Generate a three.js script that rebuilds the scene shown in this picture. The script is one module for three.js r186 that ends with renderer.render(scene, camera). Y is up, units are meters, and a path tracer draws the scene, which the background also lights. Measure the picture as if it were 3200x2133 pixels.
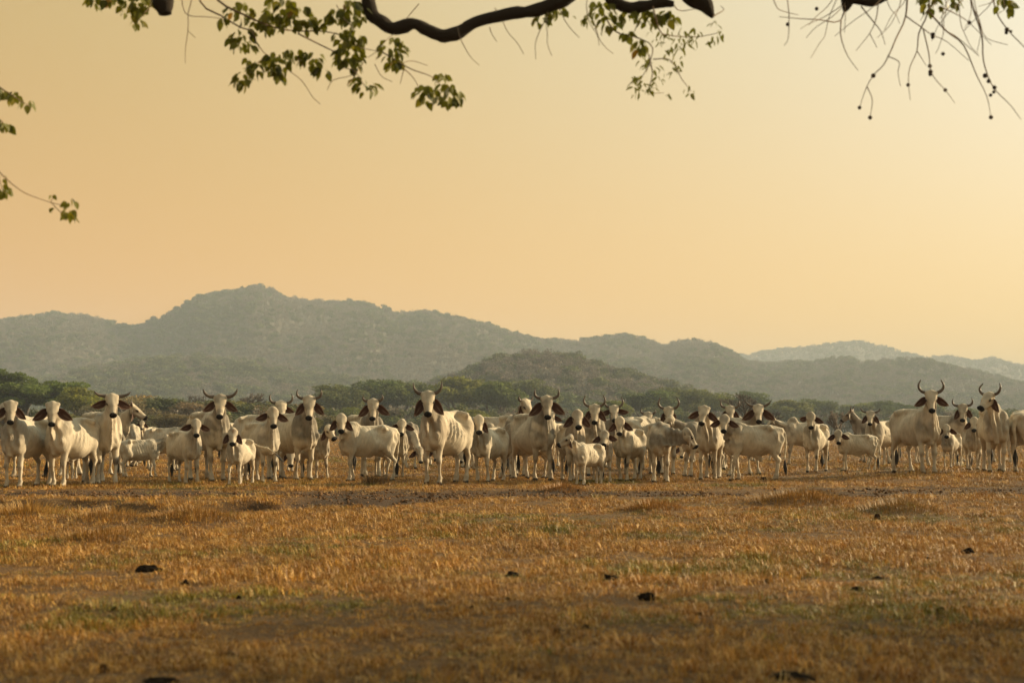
import * as THREE from 'three';
import { mergeGeometries } from 'three/addons/utils/BufferGeometryUtils.js';

// ---------------------------------------------------------------- camera
const F = 4444, PX = 1600, PY = 1066.5, EYE = 1.0, HORIZON = 1345;
const scene = new THREE.Scene();
const camera = new THREE.PerspectiveCamera(2 * Math.atan(1066.5 / F) * 180 / Math.PI, 3200 / 2133, 0.1, 20000);
camera.position.set(0, EYE, 0);
const PITCH = Math.atan((HORIZON - PY) / F);
camera.rotation.set(PITCH, 0, 0);
camera.focus = 28;
camera.userData.fStop = 2.6;
camera.updateMatrixWorld(true);
scene.add(camera);

// ---------------------------------------------------------------- sun, sky, air
const SUN_AZ = 63 * Math.PI / 180, SUN_EL = 20 * Math.PI / 180;
const sunDir = new THREE.Vector3(Math.sin(SUN_AZ) * Math.cos(SUN_EL), Math.sin(SUN_EL), -Math.cos(SUN_AZ) * Math.cos(SUN_EL));
const sun = new THREE.DirectionalLight(new THREE.Color(1.0, 0.77, 0.45), 5);
sun.position.copy(sunDir).multiplyScalar(300);
sun.target.position.set(0, 0, -28);
sun.castShadow = true; sun.shadow.radius = 3; sun.shadow.mapSize.set(4096, 4096);
Object.assign(sun.shadow.camera, { left: -40, right: 40, top: 40, bottom: -40, near: 1, far: 700 });
scene.add(sun, sun.target);

function makeSky() {
  const W = 512, H = 256, data = new Float32Array(W * H * 4);
  const ss = THREE.MathUtils.smoothstep, d = new THREE.Vector3();
  for (let r = 0; r < H; r++) {
    const el = ((r + 0.5) / H - 0.5) * Math.PI;
    for (let c = 0; c < W; c++) {
      const az = ((c + 0.5) / W - 0.5) * 2 * Math.PI;
      d.set(Math.cos(az) * Math.cos(el), Math.sin(el), Math.sin(az) * Math.cos(el));
      const ang = Math.acos(THREE.MathUtils.clamp(d.dot(sunDir), -1, 1)) * 180 / Math.PI;
      const e = Math.max(0, el * 180 / Math.PI);
      const low = Math.exp(-e / 9.5);                                 // thick golden layer by the horizon
      const back = ss(ang, 70, 165);                                  // the side away from the sun is cooler
      const top = ss(e, 18, 75);
      for (let k = 0; k < 3; k++) {
        let v = mix(mix(SKY.base[k], SKY.top[k], top), SKY.low[k], low);
        v = v * (1 - back) + SKY.back[k] * back;
        v += SKY.glow[k] * Math.exp(-(Math.max(SKY.from[k], ang) - 12) / SKY.width[k]) * (1 - [0, 0.2, 0.95][k] * low);   // dusty forward scatter round the sun
        data[(r * W + c) * 4 + k] = v;
      }
      data[(r * W + c) * 4 + 3] = 1;
    }
  }
  const t = new THREE.DataTexture(data, W, H, THREE.RGBAFormat, THREE.FloatType);
  t.mapping = THREE.EquirectangularReflectionMapping;
  t.magFilter = t.minFilter = THREE.LinearFilter;
  t.needsUpdate = true;
  return t;
}
const SKY = { base: [0.14, 0.07, 0.0], low: [0.57, 0.125, 0.0], top: [0.11, 0.115, 0.115], back: [0.15, 0.15, 0.155], glow: [0.70, 1.0, 1.55], from: [12, 27.4, 39.8], width: [44, 38, 25] };
const skyTexture = makeSky();
scene.background = skyTexture;
scene.environment = skyTexture;
scene.fog = new THREE.FogExp2(new THREE.Color(0.68, 0.79, 0.92), 0.00035);

const renderer = new THREE.WebGLRenderer({ antialias: true });
renderer.setSize(1024, 682);
renderer.toneMapping = THREE.LinearToneMapping;
renderer.toneMappingExposure = 1.75;
renderer.shadowMap.enabled = true;

// ---------------------------------------------------------------- helpers
const V = (x, y, z) => new THREE.Vector3(x, y, z);
function rng(seed) {
  let a = seed >>> 0;
  return () => { a = (a + 0x6D2B79F5) | 0; let t = Math.imul(a ^ (a >>> 15), 1 | a); t = (t + Math.imul(t ^ (t >>> 7), 61 | t)) ^ t; return ((t ^ (t >>> 14)) >>> 0) / 4294967296; };
}
const hash3 = (x, y, z) => { let h = Math.imul(x, 374761393) ^ Math.imul(y, 668265263) ^ Math.imul(z, 2147483647 - 83492791); h = Math.imul(h ^ (h >>> 13), 1274126177); return ((h ^ (h >>> 16)) >>> 0) / 4294967296; };
function noise3(x, y, z) {
  const ix = Math.floor(x), iy = Math.floor(y), iz = Math.floor(z), fx = x - ix, fy = y - iy, fz = z - iz;
  const u = fx * fx * (3 - 2 * fx), v = fy * fy * (3 - 2 * fy), w = fz * fz * (3 - 2 * fz);
  const L = (a, b, t) => a + (b - a) * t;
  return L(L(L(hash3(ix, iy, iz), hash3(ix + 1, iy, iz), u), L(hash3(ix, iy + 1, iz), hash3(ix + 1, iy + 1, iz), u), v),
    L(L(hash3(ix, iy, iz + 1), hash3(ix + 1, iy, iz + 1), u), L(hash3(ix, iy + 1, iz + 1), hash3(ix + 1, iy + 1, iz + 1), u), v), w);
}
const noise2 = (x, y) => noise3(x, y, 0.5);
const fbm2 = (x, y, n = 4) => { let s = 0, a = 0.5, t = 0; for (let i = 0; i < n; i++) { s += a * noise2(x + i * 17.3, y - i * 9.1); t += a; a *= 0.5; x *= 2.03; y *= 2.03; } return s / t; };
const smooth = (x, a, b) => { const t = Math.min(1, Math.max(0, (x - a) / (b - a))); return t * t * (3 - 2 * t); };
function mix(a, b, t) { return a + (b - a) * t; }
const cp = Math.cos(PITCH), sp = Math.sin(PITCH);
// the point of the scene that lies `depth` metres in front of the camera and shows at photograph pixel (x, y)
function at(x, y, depth) {
  const u = (x - PX) / F, v = (PY - y) / F;
  const ry = v * cp + sp, rz = v * sp - cp;      // ray (u, ry, rz)
  const k = depth / -rz;
  return V(u * k, EYE + ry * k, -depth);
}
const taken = new Map();
function numbered(name) { const n = taken.get(name) || 0; taken.set(name, n + 1); return n ? `${name}_${String(n).padStart(3, '0')}` : name; }
function tag(o, label, category, group, kind) {
  if (label) o.userData.label = label;
  if (category) o.userData.category = category;
  if (group) o.userData.group = group;
  if (kind) o.userData.kind = kind;
  return o;
}
function shade(o) { o.traverse((m) => { if (m.isMesh) { m.castShadow = true; m.receiveShadow = true; } }); return o; }
function add(o, name) { o.name = numbered(name); scene.add(o); shade(o); return o; }
function part(name, geometry, material, parent) { const m = new THREE.Mesh(geometry, material); m.name = name; m.castShadow = m.receiveShadow = true; parent.add(m); return m; }

// tapered tube through points; radii one per point
function tube(points, radii, sides = 6, sub = 1) {
  let P = points, R = radii;
  if (sub > 1) {
    const c = new THREE.CatmullRomCurve3(points, false, 'centripetal'), n = (points.length - 1) * sub;
    P = []; R = [];
    for (let i = 0; i <= n; i++) {
      const t = i / n; P.push(c.getPoint(t));
      const f = t * (radii.length - 1), k = Math.min(radii.length - 2, Math.floor(f)); R.push(mix(radii[k], radii[k + 1], f - k));
    }
  }
  const pos = [], idx = [], T = V(), N = V(0, 1, 0), B = V(), q = V();
  for (let i = 0; i < P.length; i++) {
    T.copy(P[Math.min(i + 1, P.length - 1)]).sub(P[Math.max(i - 1, 0)]).normalize();
    if (i === 0) N.set(Math.abs(T.x) < 0.8 ? 1 : 0, 0, Math.abs(T.x) < 0.8 ? 0 : 1);
    N.addScaledVector(T, -N.dot(T)).normalize(); B.crossVectors(T, N);
    for (let s = 0; s < sides; s++) {
      const a = s / sides * Math.PI * 2;
      q.copy(P[i]).addScaledVector(N, Math.cos(a) * R[i]).addScaledVector(B, Math.sin(a) * R[i]);
      pos.push(q.x, q.y, q.z);
    }
  }
  for (let i = 0; i < P.length - 1; i++) for (let s = 0; s < sides; s++) {
    const a = i * sides + s, b = i * sides + (s + 1) % sides, c = a + sides, d = b + sides;
    idx.push(a, b, d, a, d, c);
  }
  for (const e of [0, P.length - 1]) {
    const k = pos.length / 3; pos.push(P[e].x, P[e].y, P[e].z);
    for (let s = 0; s < sides; s++) { const a = e * sides + s, b = e * sides + (s + 1) % sides; e ? idx.push(a, b, k) : idx.push(b, a, k); }
  }
  const g = new THREE.BufferGeometry();
  g.setAttribute('position', new THREE.Float32BufferAttribute(pos, 3)); g.setIndex(idx); g.computeVertexNormals();
  return g;
}
const standard = (o) => new THREE.MeshStandardMaterial(o);
const physical = (o) => new THREE.MeshPhysicalMaterial(o);
const lin = (r, g, b) => new THREE.Color().setRGB(r, g, b);

// ---------------------------------------------------------------- ground
// bare earth: a cattle track in front of the herd and broken turf before it
function bare(x, z) {
  const d = -z, w = fbm2(x * 0.55 + 3, z * 0.9, 3) - 0.5, w2 = fbm2(x * 1.7 + 31, z * 2.3 + 5, 3) - 0.5;
  const dc = 21.9 + 1.1 * (fbm2(x * 0.12 + 7, 3.3, 2) - 0.5) + (x > 4 ? (x - 4) * 0.35 : 0);
  let b = 1 - smooth(Math.abs(d - dc) + w * 3.2 + w2 * 2.2, 1.0, 2.3);
  for (const [bx, bd, rx, rd] of [[-6.3, 18.6, 1.3, 1.0], [-5.0, 18.2, 0.8, 0.9], [-4.3, 17.6, 0.9, 0.9], [-3.2, 18.6, 0.9, 0.8], [-2.4, 19.4, 1.1, 0.9], [7.0, 22.0, 1.2, 1.0], [5.6, 24.2, 1.8, 0.9], [8.6, 24.5, 1.6, 1.0]]) {
    const q = Math.hypot((x - bx) / rx, (d - bd) / rd) + w * 1.6 + w2 * 1.4;
    b = Math.max(b, 1 - smooth(q, 0.7, 1.15));
  }
  return b;
}
const tussocks = [];   // [x, z, radius, height] mounds under big tussocks
function ground(x, z) {
  const d = Math.hypot(x, z);
  let h = 0;
  if (d < 70) {
    const k = 1 - smooth(d, 45, 70);
    h += k * ((fbm2(x * 0.35 + 11, z * 0.35, 3) - 0.5) * 0.10 + (fbm2(x * 1.6, z * 1.6 + 40, 3) - 0.5) * 0.055);
    h *= mix(1, 0.35, smooth(d, 24.5, 26.5));
    const b = d < 34 ? bare(x, z) : 0;
    if (b > 0.01) h += b * (-0.045 - 0.11 * (1 - smooth(-z, 19.2, 20.6)) + (fbm2(x * 4.2, z * 4.2 + 9, 3) - 0.5) * 0.16);
    h += 0.06 * smooth(-z, 18, 20.5) * (1 - smooth(-z, 20.5, 23)) * (0.5 + fbm2(x * 0.3, 8.8, 2));
    h += 0.12 * smooth(x, 5.5, 10) * smooth(-z, 25, 29) * (1 - smooth(-z, 34, 40));
    for (const [tx, tz, r, th] of tussocks) { const q = ((x - tx) ** 2 + (z - tz) ** 2) / (r * r); if (q < 4) h += th * Math.exp(-q * 2); }
  } else if (d > 300) h -= Math.min(6, (d - 300) * 0.004);
  return h;
}
for (const [x, y, r, th] of [[2500, 1580, 0.85, 0.13], [2810, 1602, 0.6, 0.11], [605, 1625, 0.6, 0.11], [310, 1690, 0.5, 0.08], [350, 1625, 0.45, 0.09], [1760, 1532, 0.5, 0.10], [2040, 1600, 0.5, 0.08], [80, 1620, 0.6, 0.08]]) {
  const dd = F * EYE / (y - HORIZON), p = at(x, y, dd); tussocks.push([p.x, p.z, r, th]);
}

function litterTextures() {
  const N = 1024, col = new Uint8Array(N * N * 4), bump = new Uint8Array(N * N * 4), h = new Float32Array(N * N), t = new Float32Array(N * N), r = rng(77);
  for (let i = 0; i < N * N; i++) {
    const x = i % N, y = (i / N) | 0;
    const wrapN = (s, o) => { const a = x / N * s, b = y / N * s, fx = x / N, fy = y / N; return (noise2(a + o, b + o) * (1 - fx) + noise2(a - s + o, b + o) * fx) * (1 - fy) + (noise2(a + o, b - s + o) * (1 - fx) + noise2(a - s + o, b - s + o) * fx) * fy; };
    h[i] = 0.25 * wrapN(64, 3) + 0.15 * wrapN(200, 9); t[i] = 0.42 + 0.5 * (wrapN(24, 5) - 0.5);
  }
  for (let k = 0; k < 26000; k++) {           // straw and stubble lying about
    let x = r() * N, y = r() * N; const a = r() * Math.PI * 2, len = 6 + r() * 26, tone = 0.35 + r() * 0.65, dx = Math.cos(a), dy = Math.sin(a), hh = 0.35 + 0.5 * r();
    for (let s = 0; s < len; s++) { x += dx; y += dy; const i = (((y | 0) % N + N) % N) * N + (((x | 0) % N + N) % N); h[i] = Math.max(h[i], hh); t[i] = tone; }
  }
  for (let i = 0; i < N * N; i++) {
    const v = 70 + 170 * t[i];
    col[i * 4] = v; col[i * 4 + 1] = v * 0.97; col[i * 4 + 2] = v * 0.92; col[i * 4 + 3] = 255;
    bump[i * 4] = bump[i * 4 + 1] = bump[i * 4 + 2] = 255 * Math.min(1, h[i]); bump[i * 4 + 3] = 255;
  }
  const mk = (d, srgb) => { const q = new THREE.DataTexture(d, N, N, THREE.RGBAFormat); q.wrapS = q.wrapT = THREE.RepeatWrapping; q.magFilter = THREE.LinearFilter; q.minFilter = THREE.LinearMipmapLinearFilter; q.generateMipmaps = true; if (srgb) q.colorSpace = THREE.SRGBColorSpace; q.needsUpdate = true; return q; };
  return [mk(col, true), mk(bump, false)];
}
const [litterMap, litterBump] = litterTextures();
const green = (x, z) => smooth(fbm2(x * 0.5 + 60, z * 0.5 + 21, 3) * 0.65 + fbm2(x * 2.3, z * 2.3, 2) * 0.35, 0.52, 0.70);
{
  const A = [], R = [];
  for (let a = -180; a < -60; a += 6) A.push(a);
  for (let a = -60; a < -30; a += 1.2) A.push(a);
  for (let a = -30; a < 30; a += 0.2) A.push(a);
  for (let a = 30; a < 60; a += 1.2) A.push(a);
  for (let a = 60; a <= 180.1; a += 6) A.push(a);
  for (let r = 0.4; r < 4; r *= 1.1) R.push(r);
  for (let r = 4; r < 60; r *= 1.0065) R.push(r);
  for (let r = 60; r < 4600; r *= 1.05) R.push(r);
  const pos = [], uv = [], col = [], idx = [], c = A.length;
  for (const r of R) for (const a of A) {
    const x = r * Math.sin(a * Math.PI / 180), z = -r * Math.cos(a * Math.PI / 180);
    pos.push(x, ground(x, z), z); uv.push(x / 2.6, z / 2.6);
    const b = r < 60 ? bare(x, z) : 0, g = green(x, z), p = fbm2(x * 0.9 + 5, z * 0.9, 3);
    const straw = [mix(0.25, 0.37, p), mix(0.122, 0.185, p), mix(0.023, 0.036, p)];
    const gr = [0.19, 0.14, 0.022], soil = [0.16, 0.08, 0.028];
    for (let k = 0; k < 3; k++) col.push(mix(mix(straw[k], gr[k], g * 0.6), soil[k], b));
  }
  for (let i = 0; i < R.length - 1; i++) for (let j = 0; j < c - 1; j++) { const a = i * c + j; idx.push(a, a + 1, a + c + 1, a, a + c + 1, a + c); }
  const k = pos.length / 3; pos.push(0, 0, 0); uv.push(0, 0); col.push(0.3, 0.18, 0.07);
  for (let j = 0; j < c - 1; j++) idx.push(k, j + 1, j);
  const g = new THREE.BufferGeometry();
  g.setAttribute('position', new THREE.Float32BufferAttribute(pos, 3)); g.setAttribute('uv', new THREE.Float32BufferAttribute(uv, 2)); g.setAttribute('color', new THREE.Float32BufferAttribute(col, 3));
  g.setIndex(idx); g.computeVertexNormals();
  if (g.attributes.normal.getY(Math.floor(k / 2)) < 0) { const ii = g.index.array; for (let i = 0; i < ii.length; i += 3) { const t = ii[i]; ii[i] = ii[i + 1]; ii[i + 1] = t; } g.computeVertexNormals(); }
  const m = add(new THREE.Mesh(g, standard({ vertexColors: true, map: litterMap, bumpMap: litterBump, bumpScale: 0.02, roughness: 0.95 })), 'pasture_ground');
  tag(m, 'dry golden grazed pasture with bare earth track', 'ground', null, 'structure');
}

// ---------------------------------------------------------------- hills
const skyline = (pts) => (x) => {
  if (x <= pts[0][0]) return pts[0][1];
  for (let i = 1; i < pts.length; i++) if (x <= pts[i][0]) { const t = (x - pts[i - 1][0]) / (pts[i][0] - pts[i - 1][0]); return mix(pts[i - 1][1], pts[i][1], t * t * (3 - 2 * t) * 0.6 + t * 0.4); }
  return pts[pts.length - 1][1];
};
// a hill: crest line at distance D (heights in metres), falling to the plain over `foot` metres in front and `back` behind
function hill(name, label, pts, D, foot, backW, tree, rough, seed, color) {
  const sky = skyline(pts), x0 = pts[0][0], x1 = pts[pts.length - 1][0], n = Math.round((x1 - x0) / 12), m = 46, pos = [], col = [], idx = [];
  const crest = (px) => Math.max(2, (HORIZON - sky(px)) / F * D + EYE - tree);
  const surface = (px, s) => {          // s 0 at the foot, 1 at the crest, >1 behind it
    const dist = s <= 1 ? D - foot * (1 - s) : D + backW * (s - 1);
    const X = (px - PX) / F * dist, H = crest(px);
    let prof = s <= 1 ? Math.pow(Math.sin(s * Math.PI / 2), 1.25) : Math.cos(Math.min(1, s - 1) * Math.PI / 2);
    const k = Math.sin(Math.min(1, s) * Math.PI) * (s <= 1 ? 1 : 0);
    const rid = fbm2(X / (rough * 3.2) + seed, dist / (rough * 5) + seed, 4) - 0.5;
    return V(X, -4 + (H + 4) * prof + k * rid * H * 0.55, -dist);
  };
  for (let j = 0; j <= m; j++) for (let i = 0; i <= n; i++) {
    const px = x0 + (x1 - x0) * i / n, s = j / m * 1.6, p = surface(px, s);
    pos.push(p.x, p.y, p.z); const q = fbm2(p.x / 30 + seed, p.z / 30, 3);
    col.push(color[0] * (0.8 + 0.4 * q), color[1] * (0.8 + 0.4 * q), color[2] * (0.8 + 0.4 * q));
  }
  for (let j = 0; j < m; j++) for (let i = 0; i < n; i++) { const a = j * (n + 1) + i; idx.push(a, a + 1, a + n + 2, a, a + n + 2, a + n + 1); }
  const g = new THREE.BufferGeometry();
  g.setAttribute('position', new THREE.Float32BufferAttribute(pos, 3)); g.setAttribute('color', new THREE.Float32BufferAttribute(col, 3)); g.setIndex(idx); g.computeVertexNormals();
  const o = add(new THREE.Mesh(g, standard({ vertexColors: true, roughness: 1 })), name);
  tag(o, label, 'hill', null, 'structure');
  return { surface, x0, x1, D, foot };
}
const mainHill = hill('hill', 'long hazy wooded hill range with highest peak on the left',
  [[-500, 1010], [-200, 1000], [0, 995], [80, 986], [170, 976], [250, 985], [310, 1002], [360, 1020], [400, 1026], [440, 1022], [500, 1000], [560, 970], [640, 932], [720, 920], [800, 901], [830, 905], [900, 925], [980, 935], [1060, 938], [1140, 940], [1200, 957], [1240, 972], [1330, 969], [1400, 982], [1500, 1006], [1600, 1036], [1640, 1047], [1700, 1056], [1800, 1063], [1900, 1053], [1960, 1050], [2020, 1060], [2070, 1076], [2130, 1063], [2170, 1060], [2230, 1071], [2290, 1100], [2330, 1126], [2400, 1136], [2480, 1131], [2550, 1136], [2620, 1121], [2650, 1118], [2700, 1136], [2800, 1131], [2880, 1126], [2950, 1141], [3020, 1151], [3100, 1171], [3200, 1191], [3400, 1220], [3700, 1250]],
  1750, 760, 500, 11, 60, 3.1, [0.12, 0.10, 0.075]);
const spur = hill('hill', 'low green wooded spur below the left peak',
  [[-300, 1230], [0, 1215], [150, 1190], [300, 1150], [450, 1128], [600, 1122], [750, 1138], [900, 1158], [1050, 1180], [1250, 1215], [1450, 1260]], 1150, 420, 300, 7, 40, 8.4, [0.12, 0.10, 0.075]);
const midHill = hill('hill', 'darker brown wooded knoll in the middle behind the herd',
  [[900, 1290], [1060, 1245], [1200, 1215], [1360, 1185], [1420, 1167], [1480, 1142], [1560, 1112], [1650, 1099], [1740, 1099], [1800, 1110], [1870, 1130], [1950, 1150], [2050, 1176], [2130, 1202], [2250, 1240], [2400, 1275], [2550, 1305]], 760, 300, 200, 10, 40, 5.5, [0.12, 0.10, 0.075]);
const farRidge = hill('hill', 'faint distant ridge far off on the right',
  [[1900, 1180], [2200, 1112], [2330, 1110], [2420, 1096], [2500, 1091], [2600, 1079], [2680, 1071], [2760, 1086], [2850, 1111], [2900, 1121], [2960, 1116], [3050, 1131], [3100, 1119], [3200, 1141], [3400, 1161], [3800, 1190]], 3000, 1000, 400, 10, 120, 9.7, [0.12, 0.10, 0.075]);

// ---------------------------------------------------------------- trees
const barkGrey = standard({ color: lin(0.16, 0.13, 0.105), roughness: 0.95 });
const barkDark = standard({ color: lin(0.075, 0.055, 0.04), roughness: 0.95 });
const leafMat = physical({ vertexColors: true, side: THREE.DoubleSide, roughness: 0.85, transmission: 0.45, thickness: 0, specularIntensity: 0.3 });

// leaves: small folded faces spread through clumps; tint = [r,g,b] base colour
function leafCloud(clumps, per, size, tint, vary, r) {
  const pos = [], col = [], nor = [], a = V(), b = V(), n = V(), c = V();
  for (const [cx, cy, cz, rx, ry, rz] of clumps) {
    const ct = 1 + (r() - 0.5) * vary * 1.4;
    for (let i = 0; i < per; i++) {
      const u = r() * 2 - 1, ph = r() * Math.PI * 2, q = Math.sqrt(1 - u * u), rad = Math.cbrt(0.25 + 0.75 * r());
      c.set(cx + rx * rad * q * Math.cos(ph), cy + ry * rad * u, cz + rz * rad * q * Math.sin(ph));
      a.set(r() - 0.5, (r() - 0.5) * 0.7, r() - 0.5).normalize(); n.set(r() - 0.5, r() * 0.9, r() - 0.5).normalize();
      b.crossVectors(a, n).normalize();
      const s = size * (0.6 + r() * 0.8), t = ct * (1 + (r() - 0.5) * vary), sx = s * 0.42;
      const p = [[-s, 0], [0, sx], [s, 0], [0, -sx]].map(([k, l]) => [c.x + a.x * k + b.x * l, c.y + a.y * k + b.y * l, c.z + a.z * k + b.z * l]);
      pos.push(...p[0], ...p[1], ...p[2], ...p[0], ...p[2], ...p[3]);
      const w = (r() - 0.5) * 0.12;
      for (let k = 0; k < 6; k++) col.push(tint[0] * t * (1 + w), tint[1] * t, tint[2] * t * (1 - w));
    }
  }
  const g = new THREE.BufferGeometry();
  g.setAttribute('position', new THREE.Float32BufferAttribute(pos, 3)); g.setAttribute('color', new THREE.Float32BufferAttribute(col, 3)); g.computeVertexNormals();
  return g;
}
// branching skeleton; returns {geometry, tips}
function skeleton(h, r0, levels, spread, r, opt = {}) {
  const gs = [], tips = [], sides = opt.sides || 5;
  (function grow(p, dir, len, rad, lv) {
    const pts = [p.clone()], n = lv === levels ? 4 : 3, d = dir.clone(); let q = p.clone();
    for (let i = 1; i <= n; i++) {
      d.x += (r() - 0.5) * 0.35; d.z += (r() - 0.5) * 0.35; d.y += (opt.lift ?? 0.05) * (lv < levels ? 1 : 0.2); d.normalize();
      q = q.clone().addScaledVector(d, len / n); pts.push(q);
    }
    gs.push(tube(pts, pts.map((_, i) => rad * (1 - 0.45 * i / n)), lv > 2 ? sides : 3));
    if (lv === 0) { tips.push(q); return; }
    const kids = lv === levels ? (opt.first || 4) : 2 + (r() < 0.5 ? 1 : 0);
    for (let k = 0; k < kids; k++) {
      const from = pts[k === 0 ? n : Math.max(1, n - (k % 2))], ang = (k / kids + r() * 0.5) * Math.PI * 2, s = spread * (0.6 + r() * 0.7);
      const nd = V(d.x + Math.cos(ang) * s, d.y * (opt.flat && lv < levels ? 0.55 : 1), d.z + Math.sin(ang) * s).normalize();
      grow(from, nd, len * (0.55 + r() * 0.25) * (lv === levels ? (opt.limb || 1) : 1), rad * (opt.taper || 0.58), lv - 1);
    }
  })(V(0, -0.15, 0), V((r() - 0.5) * 0.2, 1, (r() - 0.5) * 0.2).normalize(), h, r0, levels);
  return { geometry: mergeGeometries(gs), tips };
}
function fitHeight(gs, H, W) {           // scale a set of geometries to height H (and width W)
  const b = new THREE.Box3(); for (const g of gs) { g.computeBoundingBox(); b.union(g.boundingBox); }
  const sy = H / b.max.y, w = Math.max(b.max.x - b.min.x, b.max.z - b.min.z), sx = W ? W / w : sy;
  for (const g of gs) { g.scale(sx, sy, sx); g.computeVertexNormals(); }
}
const treeKinds = {};
const leafTints = [[1, 1, 1], [1.35, 1.22, 0.9], [0.78, 0.86, 0.85], [1.1, 1.0, 1.25]].map((c) => { const m = leafMat.clone(); m.color = lin(...c); return m; });
let tintTurn = 0;
function makeTreeKind(key, seed, o) {
  const r = rng(seed), sk = skeleton(o.stem, o.r0, o.levels, o.spread, r, o), gs = [sk.geometry];
  let leaves = null;
  if (o.leaf) {
    const clumps = [];
    for (const t of sk.tips) for (let k = 0; k < (o.multi || 1); k++) if (r() < (o.keep ?? 1)) clumps.push([t.x + (r() - 0.5) * o.clump, t.y + (r() - 0.3) * o.clump * 0.6, t.z + (r() - 0.5) * o.clump, o.clump * (0.7 + r() * 0.6), o.clump * (o.flatClump || 0.6) * (0.7 + r() * 0.6), o.clump * (0.7 + r() * 0.6)]);
    const per = Math.max(4, Math.round(o.leaves / clumps.length));
    leaves = leafCloud(clumps, per, o.leaf, o.tint, o.vary || 0.5, r); gs.push(leaves);
  }
  fitHeight(gs, o.H, o.W);
  treeKinds[key] = { trunk: sk.geometry, leaves, bark: o.bark || barkGrey };
}
makeTreeKind('umbrella', 11, { stem: 2.2, r0: 0.45, levels: 4, spread: 1.1, flat: true, first: 5, limb: 1.6, clump: 1.0, flatClump: 0.42, multi: 1, leaf: 0.16, leaves: 26000, tint: [0.119, 0.161, 0.031], vary: 0.45, H: 10, W: 19, bark: barkDark });
makeTreeKind('broad', 23, { stem: 2.2, r0: 0.3, levels: 4, spread: 0.85, first: 4, clump: 0.9, flatClump: 0.55, leaf: 0.15, leaves: 11000, tint: [0.119, 0.147, 0.034], vary: 0.5, H: 9, W: 11 });
makeTreeKind('round', 37, { stem: 1.8, r0: 0.26, levels: 4, spread: 0.75, first: 4, clump: 0.8, leaf: 0.15, leaves: 9000, tint: [0.154, 0.175, 0.034], vary: 0.55, H: 8, W: 8.5 });
makeTreeKind('brownish', 41, { stem: 1.4, r0: 0.16, levels: 4, spread: 0.8, first: 5, clump: 0.7, leaf: 0.12, leaves: 4200, keep: 0.75, tint: [0.189, 0.147, 0.063], vary: 0.6, H: 5, W: 7 });
makeTreeKind('olive_bush', 43, { stem: 0.9, r0: 0.12, levels: 4, spread: 0.9, first: 6, clump: 0.55, leaf: 0.12, leaves: 5200, tint: [0.133, 0.14, 0.042], vary: 0.6, H: 4.2, W: 6 });
makeTreeKind('bare', 53, { stem: 1.7, r0: 0.2, levels: 6, taper: 0.69, bark: barkDark, spread: 0.75, first: 4, H: 7.5, W: 8.5, sides: 4, lift: 0.03 });
makeTreeKind('bare_shrub', 59, { stem: 0.5, r0: 0.07, levels: 5, taper: 0.72, spread: 0.55, first: 7, H: 4, W: 3.6, sides: 4, lift: 0.06 });
makeTreeKind('shade', 67, { stem: 2.6, r0: 0.4, levels: 5, spread: 0.9, first: 5, clump: 0.8, flatClump: 0.55, leaf: 0.13, leaves: 5200, keep: 0.5, tint: [0.119, 0.147, 0.034], vary: 0.5, H: 8, W: 10.5 });
function tree(kind, name, label, px, topPx, D, group, turn, wide = 1) {
  const k = treeKinds[kind], g = new THREE.Group(), base = at(px, HORIZON, D);
  const H = (HORIZON - topPx) / F * D + EYE;
  k.trunk.computeBoundingBox(); const own = Math.max(k.trunk.boundingBox.max.y, k.leaves ? (k.leaves.computeBoundingBox(), k.leaves.boundingBox.max.y) : 0);
  const s = H / own;
  g.position.set(base.x, ground(base.x, base.z), base.z); g.rotation.y = turn; g.scale.set(s * wide, s, s * wide);
  part('trunk', k.trunk, k.bark, g); if (k.leaves) part('crown', k.leaves, leafTints[tintTurn++ % 4], g);
  add(g, name); tag(g, label, kind.includes('bush') || kind.includes('shrub') ? 'shrub' : 'tree', group);
  return g;
}
const TL = 'trees of the wood edge behind the herd';
tree('umbrella', 'spreading_tree', 'large dark green umbrella-crowned tree at the left edge', 60, 1152, 205, null, 0.4, 1.05);
tree('round', 'green_tree', 'dark green tree tucked against the right side of the big umbrella tree', 225, 1206, 200, TL, 2.1, 1.0);
tree('broad', 'green_tree', 'widest dark green tree left of the horned cow at the centre', 1165, 1178, 330, TL, 1.2, 1.25);
tree('broad', 'green_tree', 'broad green tree left end of the central tree group', 1060, 1196, 320, TL, 4.0, 1.2);
tree('broad', 'green_tree', 'broad green tree directly left of the central horned head', 1265, 1180, 335, TL, 2.7, 1.15);
tree('round', 'green_tree', 'yellow-green tree just right of the central horned head', 1430, 1170, 350, TL, 0.8, 1.05);
tree('round', 'green_tree', 'bright yellow-green tree above the central cow back', 1535, 1184, 340, TL, 3.0, 1.05);
tree('broad', 'green_tree', 'green tree on the slope above the large eared horned cow', 1640, 1176, 420, TL, 5.1, 1.1);
tree('round', 'green_tree', 'small green tree left of the central cow, low in the wood edge', 1105, 1270, 250, TL, 5.5, 1.3);
tree('round', 'green_tree', 'low tree right of the central cow rump', 1475, 1278, 240, TL, 1.9, 1.1);
tree('broad', 'green_tree', 'dense green tree above the curled-up cow, left of a pair', 2025, 1212, 360, TL, 0.3, 1.2);
tree('broad', 'green_tree', 'dense green tree right of a pair above the curled-up cow', 2130, 1202, 380, TL, 2.4, 1.2);
tree('round', 'green_tree', 'olive tree low between the middle horned heads', 1920, 1248, 300, TL, 4.4, 1.3);
tree('broad', 'green_tree', 'broad tree left of the bare curved tree', 2215, 1208, 400, TL, 3.3, 1.15);
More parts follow.
